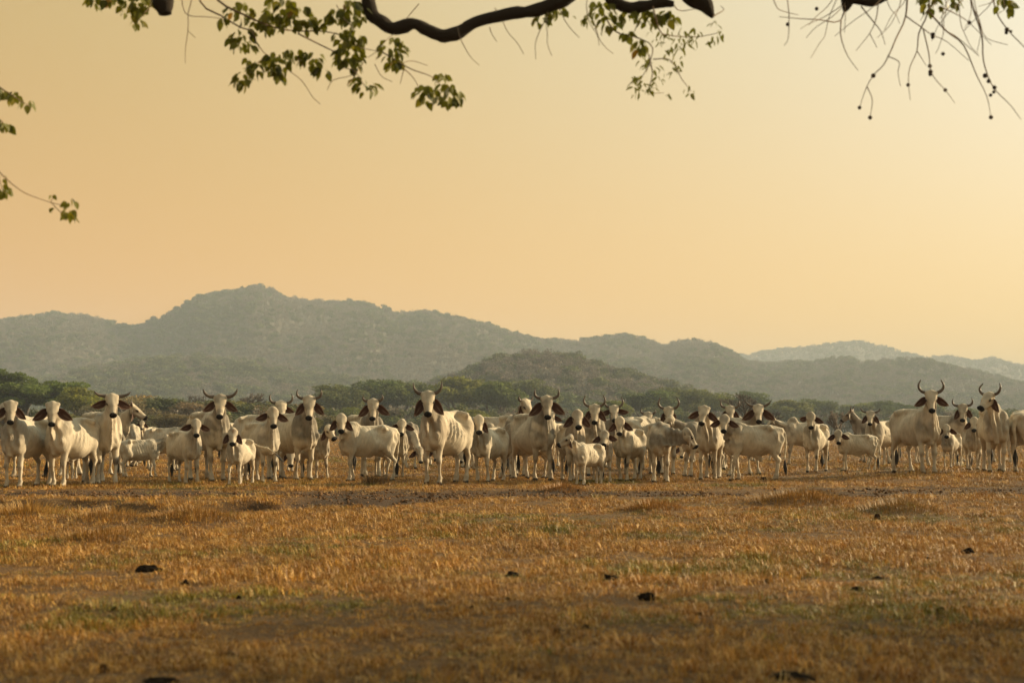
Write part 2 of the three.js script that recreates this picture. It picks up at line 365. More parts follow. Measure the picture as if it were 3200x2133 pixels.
tree('broad', 'green_tree', 'broad pale green tree behind the bare curved tree', 2345, 1212, 420, TL, 1.5, 1.25);
tree('round', 'green_tree', 'green tree right of the big horned head on the right of the side-on cow', 2460, 1242, 400, TL, 0.9, 1.3);
tree('broad', 'green_tree', 'hazy green tree above the cow with a folded ear', 2560, 1236, 470, TL, 2.2, 1.3);
tree('broad', 'green_tree', 'hazy green tree behind the small bare shrub', 2680, 1248, 480, TL, 5.7, 1.3);
tree('broad', 'green_tree', 'hazy green tree left of the tall horned cow at right', 2780, 1242, 460, TL, 3.9, 1.3);
tree('broad', 'green_tree', 'hazy green tree behind the tall horned cow at right', 2900, 1252, 470, TL, 0.2, 1.3);
tree('broad', 'green_tree', 'hazy green tree between the two tallest horned cows', 3010, 1262, 470, TL, 1.1, 1.3);
tree('bare', 'bare_tree', 'leafless spreading tree above the left horned cattle', 818, 1226, 225, 'bare trees at the wood edge', 0.2, 1.25);
tree('bare', 'bare_tree', 'small leafless tree left of the second horned head', 590, 1232, 240, 'bare trees at the wood edge', 1.7, 1.1);
tree('bare', 'bare_tree', 'curved leafless tree behind the side-on cow', 2318, 1226, 190, 'bare trees at the wood edge', 3.6, 1.2);
tree('bare', 'bare_tree', 'low leafless tree right of the wide-horned head', 2440, 1285, 170, 'bare trees at the wood edge', 5.2, 1.5);
tree('bare_shrub', 'bare_shrub', 'small twiggy leafless shrub right of the cow with a folded ear', 2632, 1282, 130, null, 0.5, 1.0);
// scrub below the trees, each bush one can make out along the left wood edge
{
  const r = rng(301);
  const marks = [[5, 'the leftmost cow head'], [149, 'the widest-eared head'], [260, 'the widest-eared cow rump'], [370, 'the flat-horned head'], [480, 'the slender calf'], [614, 'the level-eared head'], [698, 'the spread-horned head'], [780, 'the swishing tail'], [868, 'the spotted-forehead head'], [992, 'the grey-shouldered cow head']];
  for (const [px, top, D, kind] of [[150, 1285, 170, 'brownish'], [280, 1262, 190, 'brownish'], [330, 1232, 210, 'olive_bush'], [395, 1238, 205, 'brownish'], [455, 1230, 215, 'brownish'], [515, 1236, 210, 'olive_bush'], [575, 1252, 200, 'brownish'], [630, 1250, 205, 'olive_bush'], [690, 1242, 205, 'olive_bush'], [745, 1256, 200, 'olive_bush'], [805, 1262, 200, 'brownish'], [865, 1250, 215, 'olive_bush'], [930, 1258, 225, 'brownish'], [990, 1268, 230, 'olive_bush'], [20, 1290, 165, 'brownish'], [90, 1296, 160, 'olive_bush'], [220, 1290, 165, 'olive_bush'], [360, 1285, 160, 'brownish'], [440, 1290, 165, 'olive_bush'], [520, 1288, 160, 'brownish'], [610, 1292, 160, 'brownish'], [700, 1290, 165, 'brownish'], [780, 1296, 160, 'olive_bush'], [870, 1294, 165, 'brownish'], [960, 1300, 170, 'olive_bush'], [1030, 1296, 180, 'brownish']]) {
    const near = D < 190;
    const [lx, ln] = marks.reduce((a, b) => Math.abs(b[0] - px) < Math.abs(a[0] - px) ? b : a);
    tree(kind, kind === 'brownish' ? 'dry_bush' : 'green_bush', `${kind === 'brownish' ? 'brown half-bare' : 'olive leafy'} bush ${near ? 'low' : 'taller'} in the scrub, ${px < lx ? 'left' : 'right'} of ${ln}`, px, top, D, `${kind === 'brownish' ? 'dry' : 'green'} bushes, ${near ? 'front' : 'back'} row of the left scrub`, r() * 6, 1.25);
  }
}
// far-off woods on the hills and the plain before them, each one mass of trees
function farTreeGeometry(seed, bareTree) {
  const r = rng(seed), sk = skeleton(2.2, 0.16, bareTree ? 4 : 2, 0.7, r, { first: bareTree ? 5 : 4, sides: 3 }), gs = [];
  const tr = sk.geometry.toNonIndexed(); const n = tr.attributes.position.count, c = new Float32Array(n * 3);
  for (let i = 0; i < n; i++) { c[i * 3] = 0.9; c[i * 3 + 1] = 0.82; c[i * 3 + 2] = 0.75; }
  tr.setAttribute('color', new THREE.BufferAttribute(c, 3)); if (tr.attributes.uv) tr.deleteAttribute('uv'); gs.push(tr);
  if (bareTree) gs.push(leafCloud(sk.tips.map((t) => [t.x, t.y, t.z, 0.7, 0.6, 0.7]), 3, 0.28, [1, 1, 1], 0.5, r));
  else gs.push(leafCloud(sk.tips.map((t) => [t.x, t.y, t.z, 1.1, 0.75, 1.1]), Math.round(520 / sk.tips.length), 0.34, [1, 1, 1], 0.5, r));
  const g = mergeGeometries(gs); fitHeight([g], 8, bareTree ? 7.5 : 8.5);
  return g;
}
const farLeafy = [farTreeGeometry(71), farTreeGeometry(72), farTreeGeometry(73)], farBare = [farTreeGeometry(81, true), farTreeGeometry(82, true), farTreeGeometry(83, true)];
const farMat = physical({ vertexColors: true, side: THREE.DoubleSide, roughness: 0.95, transmission: 0.25, thickness: 0, specularIntensity: 0.2 });
function forest(name, label, list) {      // list of [position, scale, leafy?, color]
  const byShape = new Map();
  list.forEach((e, i) => { const g = (e[2] ? farLeafy : farBare)[i % 3]; if (!byShape.has(g)) byShape.set(g, []); byShape.get(g).push(e); });
  const root = new THREE.Group(), q = new THREE.Quaternion(), m = new THREE.Matrix4(), r = rng(name.length * 977 + list.length);
  for (const [g, es] of byShape) {
    const im = new THREE.InstancedMesh(g, farMat, es.length); im.name = 'canopy'; tag(im, null, null, null, 'stuff');
    es.forEach(([p, s, , c], i) => {
      q.setFromAxisAngle(V(0, 1, 0), r() * 6.28);
      m.compose(V(p.x, p.y - 0.2 * s, p.z), q, V(s * (0.9 + r() * 0.3), s * (0.8 + r() * 0.4), s * (0.9 + r() * 0.3)));
      im.setMatrixAt(i, m); im.setColorAt(i, c);
    });
    root.add(im);
  }
  add(root, name); tag(root, label, 'forest', null, 'stuff');
}
function cover(h, name, label, step, greenShare, tints, seed, size) {
  const r = rng(seed), list = [], c = () => new THREE.Color();
  const widthM = (h.x1 - h.x0) / F * h.D, nx = Math.round(widthM / step), ns = Math.round(h.foot / step * 1.0);
  for (let i = 0; i < nx; i++) for (let j = 0; j <= ns + 3; j++) {
    const px = h.x0 + (h.x1 - h.x0) * (i + r()) / nx, s = Math.min(1.04, (j + r() * 0.9) / ns), p = h.surface(px, s);
    if (p.y < -2) continue;
    const gz = greenShare + (fbm2(p.x / 60 + seed, p.z / 60 + p.y / 40, 3) - 0.5) * 1.9, leafy = r() < gz;
    const t = leafy ? tints[0] : tints[1], v = 0.88 + r() * 0.24;
    list.push([p, size * (0.7 + r() * 0.6), leafy, c().setRGB(t[0] * v * (0.93 + r() * 0.14), t[1] * v, t[2] * v)]);
  }
  forest(name, label, list);
}
const WOOD = [[0.125, 0.14, 0.055], [0.18, 0.155, 0.13]];      // leafy crowns, bare crowns: the same two colours in every wood
cover(mainHill, 'hill_forest', 'hazy mixed leafless and green forest covering the long hill range', 8.2, 0.34, WOOD, 401, 1.0);
cover(spur, 'hill_forest', 'green forest covering the low spur below the left peak', 7.6, 0.75, WOOD, 402, 1.0);
cover(midHill, 'hill_forest', 'brown leafless forest covering the knoll in the middle', 6.2, 0.36, WOOD, 403, 0.95);
cover(farRidge, 'hill_forest', 'faint forest covering the distant ridge on the right', 15, 0.3, WOOD, 404, 1.2);
{
  const r = rng(405), list = [];
  for (let i = 0; i < 5200; i++) {
    const px = -300 + r() * 3800, D = 185 + Math.pow(r(), 1.3) * 560;
    if (D < 250 + 130 * smooth(px, 1400, 2600) && px > 1000) continue;
    if (D < 205 && px > 300 && r() < 0.5) continue;
    const p = at(px, HORIZON, D); p.y = 0; const gz = px < 1000 ? 0.45 : 0.6, leafy = r() < gz, v = 0.7 + r() * 0.6, t = WOOD[leafy ? 0 : 1];
    list.push([p, (px < 1000 ? 0.5 : 0.62) * (0.6 + r() * 0.7) * mix(0.8, 1.15, smooth(D, 200, 500)), leafy, new THREE.Color().setRGB(t[0] * v, t[1] * v, t[2] * v)]);
  }
  forest('wood', 'mixed green and brown woodland on the plain between pasture and hills', list);
}

// ---------------------------------------------------------------- cattle
// distance fields on a grid: tapered capsules and ellipsoids joined with a smooth minimum, meshed with surface nets
class Field {
  constructor(lo, hi, h) {
    this.h = h; this.o = lo.clone();
    this.nx = Math.ceil((hi.x - lo.x) / h) + 1; this.ny = Math.ceil((hi.y - lo.y) / h) + 1; this.nz = Math.ceil((hi.z - lo.z) / h) + 1;
    this.f = new Float32Array(this.nx * this.ny * this.nz).fill(1);
  }
  each(x0, y0, z0, x1, y1, z1, k, fn) {
    const { h, o, nx, ny, nz, f } = this, m = k + 2 * h;
    const i0 = Math.max(0, Math.floor((x0 - m - o.x) / h)), i1 = Math.min(nx - 1, Math.ceil((x1 + m - o.x) / h));
    const j0 = Math.max(0, Math.floor((y0 - m - o.y) / h)), j1 = Math.min(ny - 1, Math.ceil((y1 + m - o.y) / h));
    const l0 = Math.max(0, Math.floor((z0 - m - o.z) / h)), l1 = Math.min(nz - 1, Math.ceil((z1 + m - o.z) / h));
    for (let l = l0; l <= l1; l++) for (let j = j0; j <= j1; j++) { let q = (l * ny + j) * nx + i0; for (let i = i0; i <= i1; i++, q++) f[q] = fn(f[q], o.x + i * h, o.y + j * h, o.z + l * h); }
  }
  bone(a, b, ra, rb, k = 0.04) {
    const bx = b.x - a.x, by = b.y - a.y, bz = b.z - a.z, L = bx * bx + by * by + bz * bz || 1e-9, R = Math.max(ra, rb);
    this.each(Math.min(a.x, b.x) - R, Math.min(a.y, b.y) - R, Math.min(a.z, b.z) - R, Math.max(a.x, b.x) + R, Math.max(a.y, b.y) + R, Math.max(a.z, b.z) + R, k, (v, x, y, z) => {
      const px = x - a.x, py = y - a.y, pz = z - a.z; let t = (px * bx + py * by + pz * bz) / L; t = t < 0 ? 0 : t > 1 ? 1 : t;
      const dx = px - bx * t, dy = py - by * t, dz = pz - bz * t, d = Math.sqrt(dx * dx + dy * dy + dz * dz) - (ra + (rb - ra) * t);
      const e = Math.max(k - Math.abs(v - d), 0); return Math.min(v, d) - e * e / (4 * k);
    });
  }
  ball(c, rx, ry, rz, k = 0.05) {
    const rm = Math.min(rx, ry, rz);
    this.each(c.x - rx, c.y - ry, c.z - rz, c.x + rx, c.y + ry, c.z + rz, k, (v, x, y, z) => {
      const ax = (x - c.x) / rx, ay = (y - c.y) / ry, az = (z - c.z) / rz, n = Math.sqrt(ax * ax + ay * ay + az * az);
      const gx = ax / rx, gy = ay / ry, gz = az / rz, gl = Math.sqrt(gx * gx + gy * gy + gz * gz) || 1e-6;
      const d = n < 1e-4 ? -rm : n * (n - 1) / gl;
      const e = Math.max(k - Math.abs(v - d), 0); return Math.min(v, d) - e * e / (4 * k);
    });
  }
  cut(c, r) { this.each(c.x - r, c.y - r, c.z - r, c.x + r, c.y + r, c.z + r, 0.01, (v, x, y, z) => Math.max(v, r - Math.hypot(x - c.x, y - c.y, z - c.z))); }
  dig(c, rx, ry, rz, k = 0.06) {      // smooth hollow
    this.each(c.x - rx, c.y - ry, c.z - rz, c.x + rx, c.y + ry, c.z + rz, k, (v, x, y, z) => {
      const ax = (x - c.x) / rx, ay = (y - c.y) / ry, az = (z - c.z) / rz, n = Math.sqrt(ax * ax + ay * ay + az * az);
      const gx = ax / rx, gy = ay / ry, gz = az / rz, gl = Math.sqrt(gx * gx + gy * gy + gz * gz) || 1e-6;
      const d = n < 1e-4 ? Math.min(rx, ry, rz) : -n * (n - 1) / gl, e = Math.max(k - Math.abs(v - d), 0);
      return Math.max(v, d) + e * e / (4 * k);
    });
  }
  mesh() {
    const { nx, ny, nz, f, h, o } = this, id = new Int32Array(nx * ny * nz).fill(-1), pos = [], idx = [], sx = 1, sy = nx, sz = nx * ny, off = [0, sx, sy, sx + sy, sz, sz + sx, sz + sy, sz + sx + sy];
    const edges = [[0, 1], [2, 3], [4, 5], [6, 7], [0, 2], [1, 3], [4, 6], [5, 7], [0, 4], [1, 5], [2, 6], [3, 7]];
    for (let l = 0; l < nz - 1; l++) for (let j = 0; j < ny - 1; j++) for (let i = 0; i < nx - 1; i++) {
      const q = (l * ny + j) * nx + i; let m = 0;
      for (let c = 0; c < 8; c++) if (f[q + off[c]] < 0) m |= 1 << c;
      if (m === 0 || m === 255) continue;
      let x = 0, y = 0, z = 0, n = 0;
      for (const [a, b] of edges) {
        if (((m >> a) & 1) === ((m >> b) & 1)) continue;
        const va = f[q + off[a]], vb = f[q + off[b]], t = va / (va - vb);
        x += (a & 1) + t * ((b & 1) - (a & 1)); y += ((a >> 1) & 1) + t * (((b >> 1) & 1) - ((a >> 1) & 1)); z += (a >> 2) + t * ((b >> 2) - (a >> 2)); n++;
      }
      id[q] = pos.length / 3; pos.push(o.x + (i + x / n) * h, o.y + (j + y / n) * h, o.z + (l + z / n) * h);
    }
    const quad = (a, b, c, d, flip) => flip ? idx.push(a, c, b, a, d, c) : idx.push(a, b, c, a, c, d);
    for (let l = 1; l < nz - 1; l++) for (let j = 1; j < ny - 1; j++) for (let i = 1; i < nx - 1; i++) {
      const q = (l * ny + j) * nx + i, s = f[q] < 0;
      if (s !== f[q + sx] < 0) quad(id[q - sy - sz], id[q - sz], id[q], id[q - sy], !s);
      if (s !== f[q + sy] < 0) quad(id[q - sx - sz], id[q - sx], id[q], id[q - sz], !s);
      if (s !== f[q + sz] < 0) quad(id[q - sx - sy], id[q - sy], id[q], id[q - sx], !s);
    }
    const g = new THREE.BufferGeometry();
    g.setAttribute('position', new THREE.Float32BufferAttribute(pos, 3)); g.setIndex(idx); g.computeVertexNormals();
    return g;
  }
}

// head: poll at the origin, +z along the face to the muzzle, +y out of the forehead
function makeHead(calf) {
  const f = new Field(V(-0.2, -0.24, -0.16), V(0.2, 0.16, 0.58), 0.0105), w = calf ? 0.95 : 1, L = calf ? 0.86 : 1;
  f.ball(V(0, -0.03, 0.07), 0.116 * w, 0.095, 0.13, 0.03);
  f.bone(V(0, 0.0, 0.02), V(0, -0.006, 0.21 * L), 0.096 * w, 0.068 * w, 0.04);
  f.bone(V(0, -0.008, 0.18 * L), V(0, -0.035, 0.42 * L), 0.068 * w, 0.05 * w, 0.03);
  for (const s of [-1, 1]) {
    f.bone(V(s * 0.062, 0.018, 0.04), V(s * 0.055, 0.006, 0.18 * L), 0.06 * w, 0.042 * w, 0.03);      // broad flat forehead
    f.bone(V(s * 0.058 * w, -0.105, 0.08), V(s * 0.02, -0.09, 0.38 * L), 0.052, 0.034, 0.045);       // jaw
    f.ball(V(s * 0.092 * w, 0.004, 0.14 * L), 0.027, 0.024, 0.042, 0.02);                             // brow
    if (!calf) f.ball(V(s * 0.1, 0.03, -0.005), 0.046, 0.042, 0.042, 0.035);                          // horn base
    f.ball(V(s * 0.033, -0.024, 0.447 * L), 0.04, 0.042, 0.036, 0.02);                                // nostril lobes
  }
  f.ball(V(0, 0.04, -0.02), 0.06, 0.042, 0.045, 0.05);
  f.ball(V(0, -0.055, 0.43 * L), 0.064 * w, 0.05, 0.05, 0.03);
  f.ball(V(0, -0.1, 0.41 * L), 0.046, 0.03, 0.04, 0.025);                                             // chin
  for (const s of [-1, 1]) f.cut(V(s * 0.038, -0.014, 0.488 * L), 0.017);
  const g = f.mesh(), p = g.attributes.position, mask = new Float32Array(p.count * 3);
  for (let i = 0; i < p.count; i++) {
    const x = p.getX(i), y = p.getY(i), z = p.getZ(i), n = noise3(x * 40, y * 40, z * 40) * 0.03;
    mask[i * 3] = smooth(z + n - (y + 0.05) * 0.05, 0.412 * L, 0.44 * L);                              // dark muzzle
    mask[i * 3 + 1] = 1 - smooth(Math.hypot(Math.abs(x) - 0.097 * w, (y + 0.006), (z - 0.172 * L) * 0.7) + n * 0.4, 0.028, 0.048);   // dark skin round the eyes
    mask[i * 3 + 2] = 1 - smooth(Math.hypot(x * 0.9, (z - 0.07) * 0.8) + n * 2, 0.03, 0.11);           // crown patch
  }
  g.setAttribute('mask', new THREE.BufferAttribute(mask, 3));
  return { g, w, L };
}
const heads = [makeHead(false), makeHead(true)];
const eyeGeo = new THREE.SphereGeometry(0.026, 10, 8);
const eyeMat = physical({ color: lin(0.012, 0.009, 0.008), roughness: 0.12, clearcoat: 0.6 });
const hornMat = standard({ color: lin(0.10, 0.075, 0.06), roughness: 0.5, vertexColors: true });
const coat = physical({ vertexColors: true, roughness: 0.8, sheen: 0.45, sheenRoughness: 0.35, sheenColor: lin(0.95, 0.85, 0.7), specularIntensity: 0.4 });
// hide: short hair lying down and back, creases and scurf
const [hideMap, hideBump] = (() => {
  const N = 512, col = new Uint8Array(N * N * 4), bump = new Uint8Array(N * N * 4);
  const wrapped = (x, y, sx, sy, o) => { const fx = x / N, fy = y / N, a = fx * sx, b = fy * sy; return (noise2(a + o, b + o) * (1 - fx) + noise2(a - sx + o, b + o) * fx) * (1 - fy) + (noise2(a + o, b - sy + o) * (1 - fx) + noise2(a - sx + o, b - sy + o) * fx) * fy; };
  for (let y = 0; y < N; y++) for (let x = 0; x < N; x++) {
    const i = (y * N + x) * 4, hair = wrapped(x, y, 150, 36, 3), mid = wrapped(x, y, 26, 12, 11), big = wrapped(x, y, 7, 5, 23), crease = 1 - Math.abs(wrapped(x, y, 22, 4, 41) * 2 - 1);
    const v = 205 + 50 * (0.45 * (hair - 0.5) + 0.8 * (mid - 0.5) + 0.9 * (big - 0.5)) - 26 * smooth(mid * 0.5 + hair * 0.5, 0.62, 0.8);
    col[i] = Math.min(255, v + 6); col[i + 1] = Math.min(255, v + 3); col[i + 2] = Math.min(255, v - 1); col[i + 3] = 255;
    const h = 255 * Math.min(1, Math.max(0, 0.2 * hair + 0.3 * mid + 0.4 * Math.pow(crease, 4)));
    bump[i] = bump[i + 1] = bump[i + 2] = h; bump[i + 3] = 255;
  }
  const mk = (d, srgb) => { const q = new THREE.DataTexture(d, N, N, THREE.RGBAFormat); q.wrapS = q.wrapT = THREE.RepeatWrapping; q.magFilter = THREE.LinearFilter; if (srgb) q.colorSpace = THREE.SRGBColorSpace; q.needsUpdate = true; return q; };
  return [mk(col, true), mk(bump, false)];
})();
coat.map = hideMap; coat.bumpMap = hideBump; coat.bumpScale = 0.012;
const tuftMat = standard({ color: lin(0.022, 0.017, 0.014), roughness: 0.75 });
const earMat = physical({ vertexColors: true, roughness: 0.85, side: THREE.DoubleSide, transmission: 0.22, thickness: 0, specularIntensity: 0.3 });

// ear: root at the origin, length along +x, width along y, hollow side towards +z
function makeEar(len, wid) {
  const nu = 12, nv = 8, pos = [], col = [], idx = [];
  for (const layer of [0, 1]) for (let i = 0; i <= nu; i++) for (let j = 0; j <= nv; j++) {
    const u = i / nu, v = j / nv * 2 - 1;
    const w = wid * (0.24 * (1 - u) + Math.pow(Math.sin(Math.PI * Math.min(1, Math.pow(u, 0.8) * 0.985 + 0.012)), 0.75));
    const y = v * w - 0.035 * Math.sin(u * 2.4), cup = (1 - v * v) * 0.035 * (1 - u * 0.75) * (1.2 - u);
    const edge = Math.pow(Math.abs(v), 3), th = 0.004 * (1 - edge * 0.9) * (1 - u * 0.4);
    pos.push(u * len, y, -cup + 0.01 * Math.sin(u * 3) + (layer ? -th : th) - 0.02 * u * u);
    if (layer) col.push(0.60, 0.53, 0.44);
    else {                                            // dark skin inside, pale hair along the rim and in streaks
      const st = smooth(noise2(v * 5 + 9, u * 1.6), 0.52, 0.8) * smooth(u, 0.15, 0.5) * 0.5, rim = Math.max(smooth(Math.abs(v), 0.72, 1.0), smooth(u, 0.78, 1.0)) * 0.75, k = Math.max(st, rim);
      col.push(mix(0.060, 0.40, k), mix(0.026, 0.28, k), mix(0.018, 0.22, k));
    }
  }
  const q = (nu + 1) * (nv + 1);
  for (const layer of [0, 1]) for (let i = 0; i < nu; i++) for (let j = 0; j < nv; j++) {
    const a = layer * q + i * (nv + 1) + j, b = a + 1, c = a + nv + 1, d = c + 1;
    layer ? idx.push(a, b, d, a, d, c) : idx.push(a, d, b, a, c, d);
  }
  const g = new THREE.BufferGeometry();
  g.setAttribute('position', new THREE.Float32BufferAttribute(pos, 3)); g.setAttribute('color', new THREE.Float32BufferAttribute(col, 3)); g.setIndex(idx); g.computeVertexNormals();
  return g;
}
const earGeo = makeEar(0.34, 0.076), earGeoWide = makeEar(0.38, 0.084), earGeoCalf = makeEar(0.30, 0.072);

const HORNS = {   // [out, up, forward] in metres from the horn base
  u: [[0, 0, 0], [0.08, 0.012, 0], [0.145, 0.065, 0.02], [0.155, 0.15, 0.03], [0.135, 0.215, 0.02]],
  lyre: [[0, 0, 0], [0.085, 0.03, 0], [0.15, 0.10, 0.02], [0.16, 0.19, 0.03], [0.12, 0.275, 0.01], [0.108, 0.31, 0]],
  wide: [[0, 0, 0], [0.09, 0.025, 0], [0.17, 0.085, 0.02], [0.215, 0.145, 0.03]],
  mid: [[0, 0, 0], [0.09, 0.008, 0], [0.175, 0.055, 0.02], [0.22, 0.13, 0.02], [0.226, 0.165, 0.02]],
  flat: [[0, 0, 0], [0.1, 0.01, 0], [0.19, 0.04, 0.03], [0.24, 0.095, 0.04]],
  short: [[0, 0, 0], [0.06, 0.012, 0], [0.105, 0.06, 0.02], [0.095, 0.135, 0.03]],
  curve: [[0, 0, 0], [0.08, 0.03, 0], [0.14, 0.10, 0.01], [0.155, 0.215, 0.01]],
};
const hornGeos = {};
function hornGeometry(type, side) {
  const k = type + side;
  if (!hornGeos[k]) {
    const pts = HORNS[type].map(([x, y, z]) => V(x * side, y, z)), n = pts.length;
    const g = tube(pts, pts.map((_, i) => mix(0.041, 0.006, Math.pow(i / (n - 1), 1.5))), 9, 4), p = g.attributes.position, c = new Float32Array(p.count * 3), tip = pts[n - 1];
    for (let i = 0; i < p.count; i++) { const t = 0.75 + 0.5 * noise3(p.getX(i) * 60, p.getY(i) * 60, p.getZ(i) * 60); c[i * 3] = c[i * 3 + 1] = c[i * 3 + 2] = t; if (V().fromBufferAttribute(p, i).distanceTo(tip) < 0.05) for (let q = 0; q < 3; q++) c[i * 3 + q] *= 0.5; }
    g.setAttribute('color', new THREE.BufferAttribute(c, 3)); hornGeos[k] = g;
  }
  return hornGeos[k];
}

// one animal, standing with its feet on y = 0, facing +z; s 1 is a cow 1.40 m high at the hip
function cow(o) {
  const r = rng(o.seed), young = o.young || 0, ph = o.head * Math.PI / 180, graze = o.pose === 'graze', lick = o.pose === 'lick';
  const cell = o.far ? 0.04 : 0.0255, thin = o.thin ?? 1;
  const f = new Field(V(-1.05, -0.03, -1.15), V(1.05, 1.78, 1.75), cell);
  const ws = 0.93 * (1 - 0.10 * young) * (o.fat || 1), lg = 1;
  const Q = (x, y, z) => V(x, y, z * 0.88);
  const j = (a) => (r() - 0.5) * a;
  // trunk
  f.ball(Q(0, 0.98, 0.10), 0.25 * ws, 0.325, 0.46, 0.05);
  f.ball(Q(0, 0.90 - (o.belly || 0) * 0.04, -0.18), (0.285 + (o.belly || 0) * 0.05) * ws, 0.285 + (o.belly || 0) * 0.03, 0.39, 0.08);
  f.bone(Q(0, 1.27, 0.36), Q(0, 1.31, -0.5), 0.062, 0.06, 0.09);                                 // spine
  f.ball(Q(0, 1.13, -0.58), 0.20 * ws, 0.19, 0.24, 0.06);                                          // rump
  for (const s of [-1, 1]) {
    f.bone(Q(s * 0.10, 1.31, -0.44), Q(s * 0.245 * ws, 1.285, -0.46), 0.052, 0.046, 0.05);          // hooks
    f.bone(Q(s * 0.09, 1.22, -0.78), Q(s * 0.20 * ws, 1.25, -0.48), 0.055, 0.05, 0.07);            // pins
    f.ball(Q(s * 0.165 * ws, 1.02, 0.43), 0.105, 0.30, 0.165, 0.06);                              // shoulder
    f.ball(Q(s * 0.14 * ws, 0.80, 0.50), 0.10, 0.14, 0.13, 0.06);
    f.bone(Q(s * 0.13 * ws, 1.08, -0.60), Q(s * 0.175 * ws, 0.84, -0.48), 0.17, 0.145, 0.06);      // thigh
    f.bone(Q(s * 0.10, 1.0, -0.74), Q(s * 0.15, 0.72, -0.66), 0.11, 0.075, 0.06);
  }
  f.bone(Q(0, 1.22, -0.80), Q(0, 1.27, -0.60), 0.045, 0.06, 0.06);
  f.ball(Q(0, 1.30 + 0.03 * (o.hump || 0), 0.38), 0.085 + 0.02 * (o.hump || 0), 0.09 + 0.06 * (o.hump || 0), 0.17, 0.08);   // hump
  f.ball(Q(0, 0.88, 0.56), 0.15, 0.22, 0.16, 0.07);                                               // breast
  f.bone(Q(0, 0.70, 0.38), Q(0, 0.64 - 0.02 * (o.belly || 0), -0.1), 0.07, 0.05, 0.10);
  if (o.flap) { f.bone(Q(0, 0.60, -0.16), Q(0, 0.50, -0.22), 0.05, 0.028, 0.06); f.bone(Q(0, 0.62, 0.05), Q(0, 0.52, -0.2), 0.03, 0.03, 0.05); }
  else f.ball(Q(0, 0.66, -0.42), 0.09, 0.08, 0.11, 0.07);
  for (const s of [-1, 1]) {
    const bony = 0.75 + 0.35 * thin * (1 - 0.4 * (o.belly || 0) * 0);
    f.dig(Q(s * (0.30 * ws + 0.035), 1.09, -0.30), 0.10 * bony, 0.13, 0.12, 0.05);              // hollow of the flank before the hip
    f.dig(Q(s * (0.27 * ws + 0.05), 1.14, 0.20), 0.065 * bony, 0.20, 0.06, 0.05);                 // behind the shoulder blade
    f.dig(Q(s * (0.22 * ws + 0.05), 1.06, -0.80), 0.08, 0.12, 0.10, 0.04);                        // beside the tail head
    f.bone(Q(s * 0.12, 1.30, 0.34), Q(s * 0.215 * ws, 0.98, 0.50), 0.03, 0.04, 0.04);           // blade of the shoulder
    f.ball(Q(s * 0.20 * ws, 0.90, 0.60), 0.05, 0.06, 0.05, 0.05);                                  // point of the shoulder
    f.dig(Q(s * 0.13, 0.99, 0.72), 0.05, 0.16, 0.06, 0.04);                                       // groove between neck and shoulder
  }
  // legs
  const fz = o.step || [j(0.26), j(0.26), j(0.34), j(0.34)];
  [[-1, fz[0]], [1, fz[1]]].forEach(([s, dz], n) => {
    const x = s * 0.155 * ws, up = o.lift === n ? 0.16 : 0, kx = x + s * 0.008 + j(0.02), foot = x + j(0.03);
    const E = Q(x, 0.76, 0.43), K = Q(kx, 0.445 + up * 0.6, 0.47 + dz * 0.45 + up * 1.0), T = Q(foot, 0.135 + up, 0.45 + dz - up * 0.4), H = Q(foot, 0.045 + up * 0.9, 0.485 + dz - up * 0.7);
    f.bone(Q(x, 0.92, 0.45), E, 0.105, 0.085, 0.05); f.bone(E, K, 0.078, 0.043, 0.035); f.ball(V(K.x, K.y, K.z + 0.008), 0.05, 0.066, 0.056, 0.025);
    f.bone(K, T, 0.037, 0.030, 0.02); f.ball(T, 0.043, 0.045, 0.047, 0.025); f.bone(T, H, 0.04, 0.05, 0.02); f.bone(V(H.x, 0.035 + up * 0.9, H.z - 0.03), V(H.x, 0.03 + up * 0.9, H.z + 0.03), 0.048, 0.045, 0.02);
  });
  [[-1, fz[2]], [1, fz[3]]].forEach(([s, dz]) => {
    const x = s * 0.165 * ws, foot = x + j(0.03);
    const S = Q(s * 0.185 * ws, 0.80, -0.46 + dz * 0.2), K = Q(x, 0.50, -0.71 + dz * 0.7), T = Q(foot, 0.14, -0.66 + dz), H = Q(foot, 0.045, -0.62 + dz);
    f.bone(S, K, 0.112, 0.043, 0.045); f.ball(V(K.x, K.y, K.z - 0.012), 0.044, 0.07, 0.056, 0.025); f.bone(K, T, 0.038, 0.031, 0.02);
    f.ball(T, 0.043, 0.045, 0.047, 0.025); f.bone(T, H, 0.04, 0.05, 0.02); f.bone(V(H.x, 0.035, H.z - 0.03), V(H.x, 0.03, H.z + 0.03), 0.048, 0.045, 0.02);
  });
  // neck and head pose
  const B = Q(0, 1.13, 0.48), el = (graze ? -38 : lick ? 2 : (o.neck ?? 52)) * Math.PI / 180, nl = graze ? 0.86 : lick ? 0.62 : 0.60 - 0.05 * young;
  const psi = ph * (lick ? 0.55 : 0.62), N = V(Math.sin(psi) * Math.cos(el), Math.sin(el), Math.cos(psi) * Math.cos(el));
  const P = B.clone().addScaledVector(N, nl);
  const pit = (graze ? 66 : o.pitch ?? 50) * Math.PI / 180;
  const Fd = V(Math.sin(ph) * Math.cos(pit), -Math.sin(pit), Math.cos(ph) * Math.cos(pit));
  const Rt = V(Math.cos(ph), 0, -Math.sin(ph)), roll = (o.roll || 0) * Math.PI / 180;
  let U = V().crossVectors(Fd, Rt).normalize();
  Rt.multiplyScalar(Math.cos(roll)).addScaledVector(U, Math.sin(roll)); U = V().crossVectors(Fd, Rt).normalize();
  const hs = (o.hs || 1) * (1 + 0.30 * young);
  const hp = (x, y, z) => P.clone().addScaledVector(Rt, x * hs).addScaledVector(U, y * hs).addScaledVector(Fd, z * hs);
